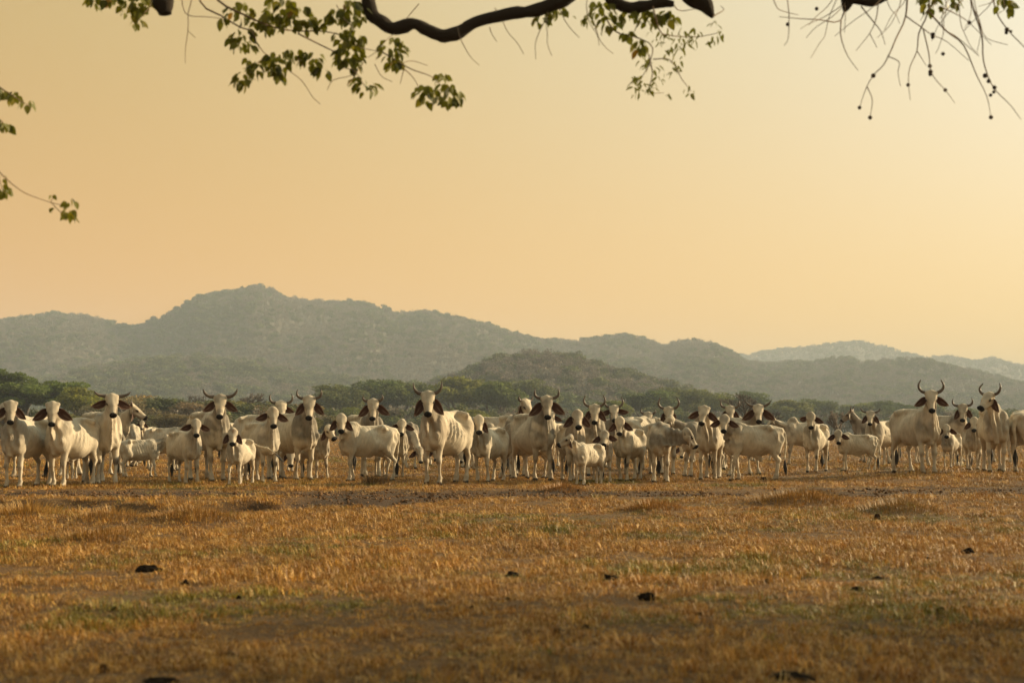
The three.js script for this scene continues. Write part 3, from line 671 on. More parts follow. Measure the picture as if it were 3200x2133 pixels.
  const A = hp(0, -0.045, 0.03), th = hp(0, -0.13, 0.10);
  const mid = B.clone().lerp(A, 0.5).add(V(0, graze ? 0.05 : -0.03, 0.03));
  f.bone(Q(0, 1.20, 0.38), mid.clone().add(V(0, 0.06, 0)), 0.115, 0.082, 0.07); f.bone(mid.clone().add(V(0, 0.06, 0)), A, 0.082, 0.076, 0.05);       // crest
  f.bone(Q(0, 1.02, 0.50), mid.clone().add(V(0, -0.10, -0.01)), 0.14, 0.082, 0.07); f.bone(mid.clone().add(V(0, -0.10, -0.01)), th, 0.08, 0.062, 0.05);   // throat
  f.bone(B, A, 0.115, 0.078, 0.05);
  // dewlap: a thin hanging fold from jaw to brisket
  const dw = (o.dewlap ?? 1) * (1 - 0.45 * young), tEnd = hp(0, -0.155, 0.17);
  const low = [tEnd, mid.clone().add(V(0, -0.19 - 0.06 * dw, 0.05 + 0.03 * dw)), Q(Math.sin(psi) * 0.05, 0.86, 0.70 + 0.03 * dw), Q(0, 0.70 - 0.04 * dw, 0.66), Q(0, 0.66 - 0.03 * dw, 0.48)];
  const inn = [th, mid.clone().add(V(0, -0.10, 0)), Q(0, 0.98, 0.56), Q(0, 0.84, 0.56), Q(0, 0.74, 0.44)];
  for (let i = 0; i < 5; i++) {
    if (i < 4) { f.bone(low[i], low[i + 1], 0.026, 0.028, 0.03); for (const t of [0.33, 0.67]) f.bone(low[i].clone().lerp(low[i + 1], t), inn[i].clone().lerp(inn[i + 1], t), 0.027, 0.05, 0.03); }
    f.bone(low[i], inn[i], 0.028, 0.05, 0.03);
  }
  // tail
  const tl = o.tail === 'swish'
    ? [Q(0, 1.25, -0.80), Q(0.06, 1.22, -0.9), Q(0.28, 1.13, -0.93), Q(0.55, 1.07, -0.9), Q(0.75, 0.98, -0.86), Q(0.86, 0.88, -0.83)]
    : [Q(0, 1.25, -0.80), Q(j(0.02), 1.14, -0.885), Q(j(0.04), 0.92, -0.90), Q(j(0.06), 0.72, -0.885), Q((o.tx || 0) * 0.6, 0.56, -0.87), Q(o.tx || 0, 0.46, -0.87)];
  for (let i = 0; i < 5; i++) f.bone(tl[i], tl[i + 1], mix(0.042, 0.02, i / 5), mix(0.042, 0.02, (i + 1) / 5), 0.03);

  const g = f.mesh(), p = g.attributes.position, n = g.attributes.normal, seed = o.seed * 1.7;
  // ribs, neck folds and loose skin
  for (let i = 0; i < p.count; i++) {
    const x = p.getX(i), y = p.getY(i), z = p.getZ(i);
    let d = (noise3(x * 5 + seed, y * 5, z * 5) - 0.5) * 0.022 + (noise3(x * 12 + seed, y * 7, z * 12) - 0.5) * 0.012;
    const rib = smooth(y, 0.78, 0.95) * (1 - smooth(y, 1.18, 1.30)) * smooth(z, -0.36, -0.2) * (1 - smooth(z, 0.24, 0.34)) * smooth(Math.abs(x), 0.12, 0.2);
    d += rib * 0.011 * thin * Math.sin((z + (y - 1) * 0.35) * 68);
    const nk = smooth(z, 0.50, 0.62) * smooth(y, 0.72, 0.85);
    const across = Math.atan2(x - N.x * 0.3, 0.5) * 26 + y * 6;
    d += nk * 0.022 * Math.sin(across + 3 * noise3(x * 6, y * 3, z * 6 + seed));
    p.setXYZ(i, x + n.getX(i) * d, y + n.getY(i) * d, z + n.getZ(i) * d);
  }
  g.computeVertexNormals();
  // coat: cream white with grey clouding, dirty knees, dark hoofs
  const base = o.coat || [0.79, 0.71, 0.585], grey = (o.grey || 0.15) * 1.2 + 0.22, tan = o.tan || 0;
  const paint = (geo, kind, mat) => {
    const q = geo.attributes.position, m = geo.attributes.mask, c = new Float32Array(q.count * 3);
    for (let i = 0; i < q.count; i++) {
      const x = q.getX(i), y = q.getY(i), z = q.getZ(i), cl = 0.90 + 0.2 * noise3(x * 4 + seed, y * 4, z * 4), sp = 0.95 + 0.1 * noise3(x * 30 + seed, y * 30, z * 30);
      let R = base[0] * cl * sp, G = base[1] * cl * sp, Bl = base[2] * cl * sp;
      const to = (k, a, b, cc) => { R = mix(R, a, k); G = mix(G, b, k); Bl = mix(Bl, cc, k); };
      if (kind === 'head') {
        R *= 0.87; G *= 0.86; Bl *= 0.85;
        to((0.18 + grey * 0.3) * smooth(noise3(x * 14 + seed * 3, y * 14, z * 7), 0.45, 0.75), 0.30, 0.25, 0.20);
        if (o.crown) to(m.getZ(i) * o.crown, 0.30, 0.17, 0.085);
        to(grey * 0.9 * smooth(noise3(x * 9 + seed, y * 9, z * 9), 0.4, 0.8), 0.24, 0.215, 0.19);
        to(m.getY(i) * 0.85, 0.06, 0.045, 0.036); to(m.getX(i), 0.016, 0.012, 0.011);
      } else {
        const front = smooth(z, 0.1, 0.5), haunch = 1 - smooth(z, -0.6, -0.3);
        const gn = smooth(fbm2(z * 3.1 + seed, y * 3.1 + x * 2.3 + seed, 3), 0.37, 0.56);
        to(Math.min(0.75, grey * (0.35 + front * 1.1 + haunch * 0.35) * gn * smooth(y, 0.7, 1.0)), 0.17, 0.155, 0.14);
        to(tan * 0.6 * smooth(fbm2(z * 2 + seed, y * 2, 2), 0.35, 0.7), 0.42, 0.27, 0.15);
        const kn = (1 - smooth(Math.abs(y - 0.44), 0.03, 0.09)) * smooth(z, 0.40, 0.5) * (o.knee ?? 0.55) * (0.5 + noise3(x * 20, y * 20, z * 20));
        to(Math.min(0.9, kn), 0.12, 0.09, 0.07);
        to((1 - smooth(y, 0.12, 0.22)) * 0.35 * noise3(x * 14 + seed, y * 10, z * 14), 0.16, 0.12, 0.09);
        to(1 - smooth(y + 0.02 * noise3(x * 30, 0, z * 30), 0.062, 0.085), 0.035, 0.028, 0.024);
        to(0.5 * smooth(fbm2(z * 4 + seed * 2, y * 3 + x * 3 + 7, 3), 0.52, 0.74) * (1 - smooth(y, 0.55, 1.05)), 0.34, 0.23, 0.14);
        const speck = noise3(x * 46 + seed, y * 46, z * 46); to(speck > 0.86 ? 0.35 * (0.3 + grey) : 0, 0.1, 0.08, 0.06);
      }
      c[i * 3] = R; c[i * 3 + 1] = G; c[i * 3 + 2] = Bl;
    }
    geo.setAttribute('color', new THREE.BufferAttribute(c, 3));
  };
  const spread = (geo, k) => { const q = geo.attributes.position, u = new Float32Array(q.count * 2); for (let i = 0; i < q.count; i++) { u[i * 2] = (q.getZ(i) + q.getX(i) * 0.8) * k + o.seed * 0.37; u[i * 2 + 1] = q.getY(i) * k * 0.8; } geo.setAttribute('uv', new THREE.BufferAttribute(u, 2)); };
  spread(g, 1.1); paint(g, 'body');
  const H = heads[young > 0.4 ? 1 : 0], hg = H.g.clone(); paint(hg, 'head'); spread(hg, 0.12); hg.deleteAttribute('mask');
  const hm = new THREE.Matrix4().makeBasis(Rt, U, Fd).scale(V(hs, hs, hs)).setPosition(P); hg.applyMatrix4(hm);
  const root = new THREE.Group();
  part('body', mergeGeometries([g, hg]), coat, root);
  for (const s of [-1, 1]) {
    const e = part('eye', eyeGeo, eyeMat, root); e.position.copy(hp(s * 0.092 * H.w, -0.004, 0.172 * H.L)); e.scale.setScalar(hs);
    // ear
    const dr = ((o.droop ?? 32) + (s < 0 ? (o.dl || 0) : (o.dr || 0)) + j(10)) * Math.PI / 180, back = 0.12 + (s < 0 ? (o.bl || 0) : (o.br || 0));
    const hz = V(Fd.x, 0, Fd.z).normalize(), e1 = Rt.clone().setY(Rt.y).multiplyScalar(s * Math.cos(dr)).add(V(0, -Math.sin(dr), 0)).addScaledVector(hz, -back).normalize();
    let e3 = hz.clone().addScaledVector(Rt, s * 0.28).addScaledVector(V(0, 1, 0), -0.18); e3.addScaledVector(e1, -e3.dot(e1)).normalize();
    let e2 = V().crossVectors(e3, e1); const flipY = e2.y < 0 ? -1 : 1;
    const ear = part('ear', o.young > 0.4 ? earGeoCalf : o.wideEar ? earGeoWide : earGeo, earMat, root);
    const es = hs * (o.ear || 1) * 0.92;
    ear.matrixAutoUpdate = true;
    const em = new THREE.Matrix4().makeBasis(e1, e2.multiplyScalar(flipY), V().crossVectors(e1, e2)); ear.quaternion.setFromRotationMatrix(em);
    if (V().crossVectors(e1, e2).dot(hz) < 0) ear.scale.set(es, es, -es); else ear.scale.setScalar(es);
    ear.position.copy(hp(s * 0.1 * H.w, -0.03, 0.085));
    if (o.horn) {
      const hn = part('horn', hornGeometry(o.horn, s), hornMat, root), up = Fd.clone().multiplyScalar(-0.62).addScaledVector(U, 0.5).normalize();
      const ax = Rt.clone(), az = V().crossVectors(ax, up).normalize(), ay = V().crossVectors(az, ax);
      hn.quaternion.setFromRotationMatrix(new THREE.Matrix4().makeBasis(ax, ay, az)); hn.scale.setScalar((o.hornSize || 1) * 1.02 * hs); hn.position.copy(hp(s * 0.108, 0.03, -0.01));
    }
  }
  // tail tuft: strands of black hair
  { const end = tl[5], dir = tl[5].clone().sub(tl[4]).normalize(), gs = [];
    if (o.tail !== 'swish') dir.set(0, -1, 0).lerp(dir, 0.3).normalize();
    for (let k = 0; k < 12; k++) { const a = V(j(0.03), j(0.02), j(0.03)), L = 0.2 + r() * 0.16, sx = j(0.07), sz = j(0.07); gs.push(tube([end.clone().addScaledVector(dir, -0.05), end.clone().addScaledVector(dir, L * 0.45).add(a).add(V(sx, 0, sz)), end.clone().addScaledVector(dir, L).add(V(sx * 0.7, 0, sz * 0.7))], [0.014, 0.014, 0.003], 4)); }
    part('tail_tuft', mergeGeometries(gs), tuftMat, root); }
  return root;
}

const HERD = 'white zebu herd on the pasture';
let cowSeed = 500;
function put(x, d, s, turn, o, label) {
  cowSeed += 13;
  const p = at(x, HORIZON, d), los = Math.atan2(-p.x, d);
  const young = o.young ?? (s < 0.7 ? 1 : s < 0.88 ? 0.45 : 0);
  const jr = rng(cowSeed * 7 + 1), jj = (a) => (jr() - 0.5) * 2 * a;
  const opt = { head: 0, ...o, young, seed: cowSeed, far: d > 33.5, pitch: (o.pitch ?? 50) + jj(6), neck: (o.neck ?? 52) + jj(5), droop: (o.droop ?? 32) + jj(6), roll: (o.roll || 0) + jj(4), hs: 0.95 + jj(0.035), hornSize: (o.hornSize || 0.93) * (1 + jj(0.07)), fat: 1 + jj(0.06) };
  if (opt.pose !== 'lick') opt.look = (o.look ?? 0) + jj(7);
  opt.head = (opt.look ?? 0) - turn; if (opt.pose === 'graze') opt.head = jj(22);
  while (opt.head > 180) opt.head -= 360; while (opt.head < -180) opt.head += 360;
  const g = cow(opt);
  g.position.set(p.x, ground(p.x, p.z) - 0.012, p.z); g.rotation.y = turn * Math.PI / 180 + los; g.scale.setScalar(s);
  add(g, young >= 1 ? 'zebu_calf' : 'zebu_cow');
  tag(g, label, young >= 1 ? 'calf' : 'cow', HERD);
}
// front rank, from left to right
put(80, 25.3, 0.90, -32, { ear: 1.0, droop: 42 }, 'hornless white cow cut by the left edge of the picture');
put(222, 25.7, 0.92, -36, { wideEar: 1, ear: 1.05, droop: 34, belly: 1 }, 'hornless white cow with widest drooping ears, second from the left edge');
put(318, 26.7, 1.0, 14, { horn: 'flat', droop: 14, knee: 1, step: [-0.02, 0.08, 0, 0] }, 'cow with short flat sideways horns and dark knees, third from the left');
put(578, 27, 0.74, 25, { droop: 16, knee: 0.3 }, 'young hornless cow with ears held out level, left of a big horned cow');
put(655, 28.2, 1.02, 20, { horn: 'mid', grey: 0.5, droop: 34, dewlap: 1.4 }, 'big grey-necked cow with widely spread horns behind the youngster and a calf');
put(750, 26.4, 0.63, -22, { droop: 46, crown: 0.8, tail: 'swish', knee: 0.3, young: 0.9 }, 'small brown-crowned calf swishing its tail to the right');
put(818, 27.6, 0.86, 22, { droop: 24, crown: 0.35, knee: 0.8, step: [0, 0.1, 0, 0] }, 'young hornless cow with a brown forehead spot, right of the tail-swishing calf');
put(918, 28.8, 1.0, 33, { horn: 'u', grey: 0.45, droop: 40, dewlap: 1.5, belly: 1 }, 'big grey-shouldered cow with U-shaped horns, left of the side-on youngster');
put(1145, 28.3, 0.82, -78, { droop: 46, hump: 0.8, neck: 46, flap: 0, knee: 0.15, grey: 0.08 }, 'side-on hornless young cow turning its head to the camera, behind the dry grass tuft');
put(1390, 26.7, 1.02, -33, { horn: 'curve', droop: 48, thin: 1.9, belly: 1.3, dewlap: 1.2, neck: 57, knee: 0.9, tan: 0.35, wideEar: 1 }, 'tallest central cow with upswept horns and ribs showing in low sun');
put(1528, 28, 0.79, -28, { droop: 58, knee: 0.5 }, 'hornless young cow with hanging ears, right of the tallest central cow');
put(1668, 28.9, 1.0, 25, { horn: 'u', wideEar: 1, ear: 1.08, droop: 32, dewlap: 1.7, grey: 0.3, belly: 1, knee: 0.3 }, 'big cow with U-shaped horns and very wide ears, right of centre');
put(1788, 28.2, 0.84, 10, { droop: 40, tan: 0.6, ear: 1.05, crown: 0.4 }, 'tan-tinted hornless young cow behind the calf in profile');
put(1838, 26.5, 0.57, -38, { look: -74, droop: 50, pitch: 28, crown: 0.6, hump: 0.3, knee: 0.2 }, 'small calf in profile looking left');
put(1882, 27.8, 0.64, 10, { droop: 30, dr: -10, br: 0.5, tan: 0.35, crown: 0.4, pitch: 46, neck: 42 }, 'calf with one ear folded back, right of the calf in profile');
put(1966, 28.5, 0.77, -22, { droop: 44, wideEar: 1, ear: 1.05, pitch: 56, knee: 0.8 }, 'hornless young cow with head lowered a little and broad hanging ears');
put(2062, 27.8, 0.86, 2, { pose: 'lick', look: 118, pitch: 42, grey: 0.45, droop: 60, knee: 0.7 }, 'cow facing the camera with its head bent back to lick its flank');
put(2203, 31, 0.87, -62, { look: -70, droop: 66, pitch: 42, neck: 36, grey: 0.4 }, 'hornless grey-white cow in profile looking left, behind the licking cow');
put(2218, 29.4, 0.92, -6, { look: -12, roll: -7, droop: 28, knee: 0.4 }, 'hornless cow with tilted head behind the side-on cow head');
put(2352, 28.7, 0.83, -84, { droop: 26, hump: 0.4, flap: 1, grey: 0.28, knee: 0.1, neck: 42, tx: 0.06 }, 'side-on hornless cow facing left with black tail tip hanging free');
put(2300, 32.5, 0.97, 58, { horn: 'wide', wideEar: 1, ear: 1.1, droop: 34, grey: 0.2, knee: 0.8, pitch: 42 }, 'wide-horned big-eared cow looking over the back of the side-on cow');
put(2548, 33.4, 0.83, -14, { droop: 26, bl: 0.9, dl: -22, neck: 56, knee: 0.9 }, 'hornless cow with one ear folded back, alone right of the side-on cow');
put(2676, 33, 0.63, -84, { droop: 26, hump: 0.6, flap: 1, neck: 34 }, 'side-on calf facing left before the bare shrub');
put(2864, 30.3, 1.02, 33, { horn: 'lyre', hornSize: 0.84, grey: 0.18, droop: 30, neck: 58, dewlap: 1.4, knee: 0.3 }, 'tall cow with high lyre-shaped horns facing the camera at right');
put(2972, 34.5, 0.62, -18, { droop: 34, grey: 0.4, knee: 0.2 }, 'small calf between the two tallest lyre-horned cows');
put(3042, 32.3, 0.73, 5, { droop: 34, dl: 4, tan: 0.45, lift: 1, neck: 50 }, 'tan-tinted young cow lifting a foreleg, left of the rightmost horned cow');
put(3108, 30.4, 1.0, 5, { look: -38, horn: 'lyre', hornSize: 0.84, neck: 56, pitch: 30, droop: 60, hump: 1, flap: 1, dewlap: 1.3 }, 'tall lyre-horned cow looking left near the right edge');
put(3232, 30.5, 0.98, 150, { look: 160 }, 'cow facing away, cut by the right edge of the picture');
// second rank and beyond
put(108, 30.5, 0.96, -50, { look: -45, droop: 50 }, 'cow hidden behind the two leftmost cows with only its back showing');
put(218, 28.8, 0.60, -8, { droop: 40 }, 'calf mostly hidden behind the second cow from the left');
put(312, 32, 0.95, 58, { look: 82, horn: 'short', droop: 66, pitch: 34, grey: 0.5 }, 'horned cow in profile looking right from behind the flat-horned cow');
put(440, 30.6, 0.60, 98, { look: 112, pitch: 42, neck: 34, droop: 62, knee: 0.2 }, 'slender calf side-on facing right with head turned away');
put(496, 38, 0.66, -118, { pose: 'graze' }, 'small animal grazing behind the slender calf');
put(462, 60, 0.86, -28, { horn: 'short' }, 'far horned cow beyond the slender calf');
put(408, 40, 0.86, 8, { pose: 'graze' }, 'cow grazing far behind the flat-horned cow');
put(520, 36, 0.8, 60, { look: 70, droop: 55 }, 'cow whose rump shows left of the youngster with level ears');
put(815, 30.8, 0.99, 42, { horn: 'u', droop: 34, grey: 0.2, hornSize: 0.95 }, 'horned cow looking over the young cow with the forehead spot');
put(893, 35, 0.85, 8, { pose: 'graze' }, 'cow grazing behind the big grey-shouldered cow');
put(757, 45, 0.92, 88, { look: 88 }, 'far cow behind the tail-swishing calf');
put(985, 29.5, 0.68, 28, { look: 34, droop: 50, tan: 0.3, pitch: 44 }, 'tan calf at the right shoulder of the grey-shouldered cow');
put(1142, 30.6, 1.0, 18, { horn: 'short', hornSize: 1.1, droop: 34, grey: 0.35, thin: 1.5, wideEar: 1 }, 'short-horned cow looking over the side-on young cow');
put(1226, 30.9, 0.76, 30, { droop: 24, knee: 0.2, tan: 0.25 }, 'young hornless cow between the side-on young cow and the tallest cow');
put(1270, 38, 0.9, 18, { pose: 'graze', grey: 0.5 }, 'grey cow grazing left of the tallest central cow');
put(1358, 41, 0.86, 0, { pose: 'graze' }, 'cow grazing seen under the chest of the tallest central cow');
put(1460, 39, 0.92, 0, { pose: 'graze' }, 'cow grazing just right of the tallest central cow rump');
put(1302, 47, 0.62, 78, { tail: 'swish' }, 'far calf left of the tallest central cow chest');
put(1545, 36, 1.0, 84, { look: 92, grey: 0.75, neck: 30, thin: 1.4, hump: 0.6, droop: 70 }, 'dark grey cow side-on behind the young cow with hanging ears');
put(1606, 31.5, 1.0, 10, { look: 40, horn: 'short', droop: 72, grey: 0.3 }, 'horned cow peering from behind the big wide-eared cow');
put(1640, 29.8, 0.82, -72, { look: -150, neck: 22, droop: 60, tan: 0.4, hump: 0.6, step: [0.22, -0.05, 0, 0] }, 'tan-tinted young cow with head turned away, left of the wide-eared cow');
put(1740, 40, 0.9, -18, { horn: 'short' }, 'far cow behind the big wide-eared cow');
put(1857, 32, 0.96, 2, { horn: 'lyre', droop: 56, grey: 0.35 }, 'lyre-horned cow behind the two calves');
put(1914, 38, 0.98, 4, { horn: 'lyre', hornSize: 0.9, droop: 12, grey: 0.3 }, 'far lyre-horned cow with level ears behind the calves');
put(1996, 32.5, 0.97, 158, { look: 158, neck: 20, thin: 1.5 }, 'cow facing away, its bony hips above the broad-eared youngster');
put(2010, 50, 0.62, 8, {}, 'far small calf left of the licking cow');
put(2084, 33, 0.96, 2, { horn: 'lyre', droop: 66, grey: 0.2, neck: 48 }, 'lyre-horned cow behind the licking cow');
put(2036, 36.5, 0.93, -12, { horn: 'short', droop: 50, neck: 40 }, 'horned cow left of and behind the licking cow');
put(2130, 44, 0.92, 55, { look: 60 }, 'far cow seen between the licking cow and the profile cow');
put(2185, 46, 0.9, -40, { pose: 'graze' }, 'far grazing cow below the profile cow belly');
put(2282, 37, 1.0, -2, { horn: 'u', neck: 46, droop: 60 }, 'cow showing only its horns above the wide-horned cow back');
put(2376, 47, 0.88, -70, { look: -75 }, 'far cow seen below the belly of the side-on cow');
put(2512, 42, 0.93, -80, { look: -85, horn: 'short', hump: 1.6, flap: 1, neck: 34, grey: 0.35 }, 'humped bull side-on behind the cow with a folded ear');
put(2752, 39.5, 0.94, -26, { horn: 'mid', hornSize: 0.85, droop: 50, thin: 1.4 }, 'horned cow behind the rump of the side-on calf');
put(2738, 45, 0.98, -78, { look: -92, horn: 'curve', grey: 0.9, coat: [0.46, 0.41, 0.36], pitch: 32 }, 'dark grey horned animal in profile left of the far horned cow');
put(2826, 43, 0.97, 80, { look: 85, neck: 20, flap: 1, grey: 0.3 }, 'far cow with its rump left of the tall lyre-horned cow');
put(2962, 36.5, 0.98, 44, { horn: 'u', grey: 0.4, thin: 1.5, droop: 60 }, 'horned cow behind the small calf at right');
put(3182, 45, 0.92, -70, { look: -80, grey: 0.5, pitch: 40, neck: 20 }, 'far cow in profile left of the cow cut by the right edge');
put(1418, 48, 0.88, 112, { look: 110 }, 'far cow seen under the belly of the tallest central cow');
put(3065, 46, 0.9, 95, { look: 95, neck: 15 }, 'far cow between the legs of the right-hand group');

// ---------------------------------------------------------------- grass
const dungSpots = [[457, 1788, 80], [579, 1826, 30], [745, 1868, 20], [361, 1902, 26], [719, 2044, 64], [322, 2088, 28], [500, 2130, 130], [1603, 1800, 52], [1908, 1812, 58], [2020, 1870, 74], [1474, 1904, 20], [1587, 1879, 22], [1830, 1968, 40], [1740, 1977, 34], [2187, 1922, 26], [2387, 1499, 24], [2280, 1503, 18], [2742, 1620, 20], [3027, 1731, 48], [2901, 1755, 16], [2744, 1813, 44], [2681, 1853, 54], [2940, 1924, 46], [3037, 1916, 50], [2398, 1818, 18], [2309, 2036, 24], [2475, 2116, 140], [1965, 1502, 22]].map(([x, y, w]) => { const d = F * EYE / (y - HORIZON), p = at(x, y, d); return [p.x, p.z, w * 0.5 * d / F]; });
const grassMat = physical({ color: 0xffffff, side: THREE.DoubleSide, roughness: 0.5, transmission: 0.26, thickness: 0, specularIntensity: 0.6 });
function tuftGeometry(seed, blades, h, w, lean, radius) {
  const r = rng(seed), pos = [], idx = [];
  for (let k = 0; k < blades; k++) {
    const a = r() * 6.283, q = Math.sqrt(r()) * radius, bx = Math.cos(a) * q, bz = Math.sin(a) * q, dir = r() * 6.283, L = h * (0.45 + r() * 0.75), ln = lean * (0.25 + r()), ww = w * (0.7 + r() * 0.6);
    const dx = Math.cos(dir), dz = Math.sin(dir), sx = -dz * ww, sz = dx * ww, b = pos.length / 3, bend = r() < 0.3 ? 1.6 : 1;
    const m = [bx + dx * L * ln * 0.35, L * 0.62, bz + dz * L * ln * 0.35], t = [bx + dx * L * ln * bend, L * (bend > 1 ? 0.72 : 1), bz + dz * L * ln * bend];
    pos.push(bx - sx, -0.01, bz - sz, bx + sx, -0.01, bz + sz, m[0] - sx * 0.8, m[1], m[2] - sz * 0.8, m[0] + sx * 0.8, m[1], m[2] + sz * 0.8, ...t);
    idx.push(b, b + 1, b + 3, b, b + 3, b + 2, b + 2, b + 3, b + 4);
  }
  const g = new THREE.BufferGeometry(); g.setAttribute('position', new THREE.Float32BufferAttribute(pos, 3)); g.setIndex(idx); g.computeVertexNormals(); return g;
}
{
  const kinds = [tuftGeometry(1, 16, 0.042, 0.0019, 1.1, 0.05), tuftGeometry(2, 14, 0.034, 0.0022, 1.6, 0.06), tuftGeometry(3, 16, 0.058, 0.0017, 0.8, 0.05), tuftGeometry(4, 14, 0.022, 0.0026, 3.0, 0.08)];
  const lists = kinds.map(() => []), r = rng(909);
  const shades = [[0.54, 0.285, 0.058], [0.45, 0.22, 0.042], [0.66, 0.42, 0.14], [0.29, 0.138, 0.028], [0.54, 0.305, 0.052]], gsh = [[0.22, 0.195, 0.02], [0.30, 0.235, 0.022]];
  for (const [d0, d1, dens, size] of [[4.2, 8, 560, 0.66], [8, 13, 400, 0.7], [13, 20, 240, 0.76], [20, 30, 120, 0.88], [30, 48, 22, 1.25], [48, 95, 5.5, 1.6], [95, 170, 1.2, 2.4]]) {
    const half = 0.44, n = Math.round((d1 * d1 - d0 * d0) * half * dens);
    for (let i = 0; i < n; i++) {
      const d = Math.sqrt(d0 * d0 + r() * (d1 * d1 - d0 * d0)), x = (r() * 2 - 1) * d * half + (r() - 0.5) * 1.2, z = -d;
      const b = d < 34 ? bare(x, z) : 0; if (r() < b * 1.15) continue;
      if (d < 32 && dungSpots.some(([dx, dz, q]) => Math.abs(x - dx) < q && z - dz < q * 1.6 && z - dz > -q)) continue;
      const patch = 0.5 * fbm2(x * 0.8 + 2, z * 0.8 + 7, 3) + 0.5 * fbm2(x * 3.1 + 12, z * 3.1 + 3, 2), gr = green(x, z);
      if (r() < smooth(0.46 - patch, 0, 0.16) * 0.5) continue;
      const k = b > 0.3 ? 3 : Math.floor(r() * 4), c = r() < gr * 0.75 ? gsh[r() < 0.5 ? 0 : 1] : shades[Math.floor(r() * 5)], v = (0.62 + 0.95 * r() * r() + 0.15 * r()) * mix(0.75, 1.25, fbm2(x * 0.9 + 50, z * 1.2, 3));
      lists[k].push([x, z, size * (0.6 + r() * 0.7) * mix(0.35, 1.7, smooth(patch, 0.25, 0.75)), c[0] * v, c[1] * v, c[2] * v]);
    }
  }
  const root = new THREE.Group(), m = new THREE.Matrix4(), q = new THREE.Quaternion(), e = new THREE.Euler(), c = new THREE.Color();
  kinds.forEach((g, k) => {
    const im = new THREE.InstancedMesh(g, grassMat, lists[k].length); im.name = 'grass_tufts'; tag(im, null, null, null, 'stuff');
    lists[k].forEach(([x, z, s, cr, cg, cb], i) => { e.set((r() - 0.5) * 0.35, r() * 6.283, (r() - 0.5) * 0.35); q.setFromEuler(e); m.compose(V(x, ground(x, z), z), q, V(s * 1.15, s, s * 1.15)); im.setMatrixAt(i, m); im.setColorAt(i, c.setRGB(cr, cg, cb)); });
    root.add(im);
  });
  add(root, 'dry_grass'); tag(root, 'short dry golden grass with a few green patches over the pasture', 'grass', null, 'stuff');
}
{   // crumbs and clods of trodden earth on the bare track
  const r = rng(515), g = new THREE.IcosahedronGeometry(1, 1), q = g.attributes.position, list = [];
  for (let i = 0; i < q.count; i++) { const k = 0.65 + 0.7 * noise3(q.getX(i) * 2.1 + 5, q.getY(i) * 2.1, q.getZ(i) * 2.1); q.setXYZ(i, q.getX(i) * k, q.getY(i) * k * 0.7, q.getZ(i) * k); }
  g.computeVertexNormals();
  for (let i = 0; i < 120000 && list.length < 14000; i++) { const d = 15.5 + r() * 12, x = (r() * 2 - 1) * d * 0.42, b = bare(x, -d); if (b > 0.35 && r() < b) list.push([x, -d, 0.004 + 0.02 * Math.pow(r(), 4)]); }
  const im = new THREE.InstancedMesh(g, standard({ color: lin(0.17, 0.09, 0.04), roughness: 1 }), list.length), m = new THREE.Matrix4(), qt = new THREE.Quaternion(), e = new THREE.Euler(), c = new THREE.Color();
  list.forEach(([x, z, s], i) => { e.set(r() * 6, r() * 6, r() * 6); qt.setFromEuler(e); m.compose(V(x, ground(x, z) + s * 0.3, z), qt, V(s * 1.3, s, s * 1.3)); im.setMatrixAt(i, m); const v = 0.5 + r() * 0.8; im.setColorAt(i, c.setRGB(v, v, v)); });
  add(im, 'earth_crumbs'); tag(im, 'loose crumbs of brown earth on the trodden track', 'soil', null, 'stuff');
}
// ---------------------------------------------------------------- tussocks one can pick out
function tussock(px, py, R, H, blades, tint, label, seed) {
  const d = F * EYE / (py - HORIZON), p = at(px, py, d), r = rng(seed), gs = [];
  const pos = [], idx = [], col = [];
  for (let k = 0; k < blades; k++) {
    const a = r() * 6.283, q = Math.sqrt(r()) * R * 0.8, bx = Math.cos(a) * q, bz = Math.sin(a) * q, by = ground(p.x + bx, p.z + bz) - ground(p.x, p.z), L = H * (0.35 + r() * 0.75) * (1 - 0.5 * q / R), ln = 0.2 + 0.8 * q / R + r() * 0.3, da = a + (r() - 0.5) * 2;
    const dx = Math.cos(da), dz = Math.sin(da), w = 0.0026, sx = -dz * w, sz = dx * w, b = pos.length / 3, v = 0.6 + r() * 0.7;
    pos.push(bx - sx, by - 0.02, bz - sz, bx + sx, by - 0.02, bz + sz, bx + dx * L * ln * 0.4 - sx, by + L * 0.62, bz + dz * L * ln * 0.4 - sz, bx + dx * L * ln * 0.4 + sx, by + L * 0.62, bz + dz * L * ln * 0.4 + sz, bx + dx * L * ln, by + L * 0.95, bz + dz * L * ln);
    idx.push(b, b + 1, b + 3, b, b + 3, b + 2, b + 2, b + 3, b + 4);
    for (let i = 0; i < 5; i++) col.push(tint[0] * v, tint[1] * v, tint[2] * v);
  }
  const g = new THREE.BufferGeometry(); g.setAttribute('position', new THREE.Float32BufferAttribute(pos, 3)); g.setAttribute('color', new THREE.Float32BufferAttribute(col, 3)); g.setIndex(idx); g.computeVertexNormals();
  const m = new THREE.Mesh(g, tussockMat); m.position.set(p.x, ground(p.x, p.z), p.z);
  add(m, 'grass_tussock'); tag(m, label, 'tussock', 'grass tussocks');
}
const tussockMat = physical({ vertexColors: true, side: THREE.DoubleSide, roughness: 0.55, transmission: 0.35, thickness: 0, specularIntensity: 0.5 });
tussock(1166, 1513, 0.26, 0.30, 420, [0.25, 0.15, 0.06], 'upright dry grass tuft at the feet of the side-on young cow', 21);
tussock(2500, 1580, 0.85, 0.15, 1300, [0.34, 0.20, 0.06], 'largest rounded brown grass mound right of centre before the herd', 22);
tussock(2810, 1602, 0.6, 0.14, 800, [0.31, 0.19, 0.065], 'rounded grass mound right of the largest one', 23);
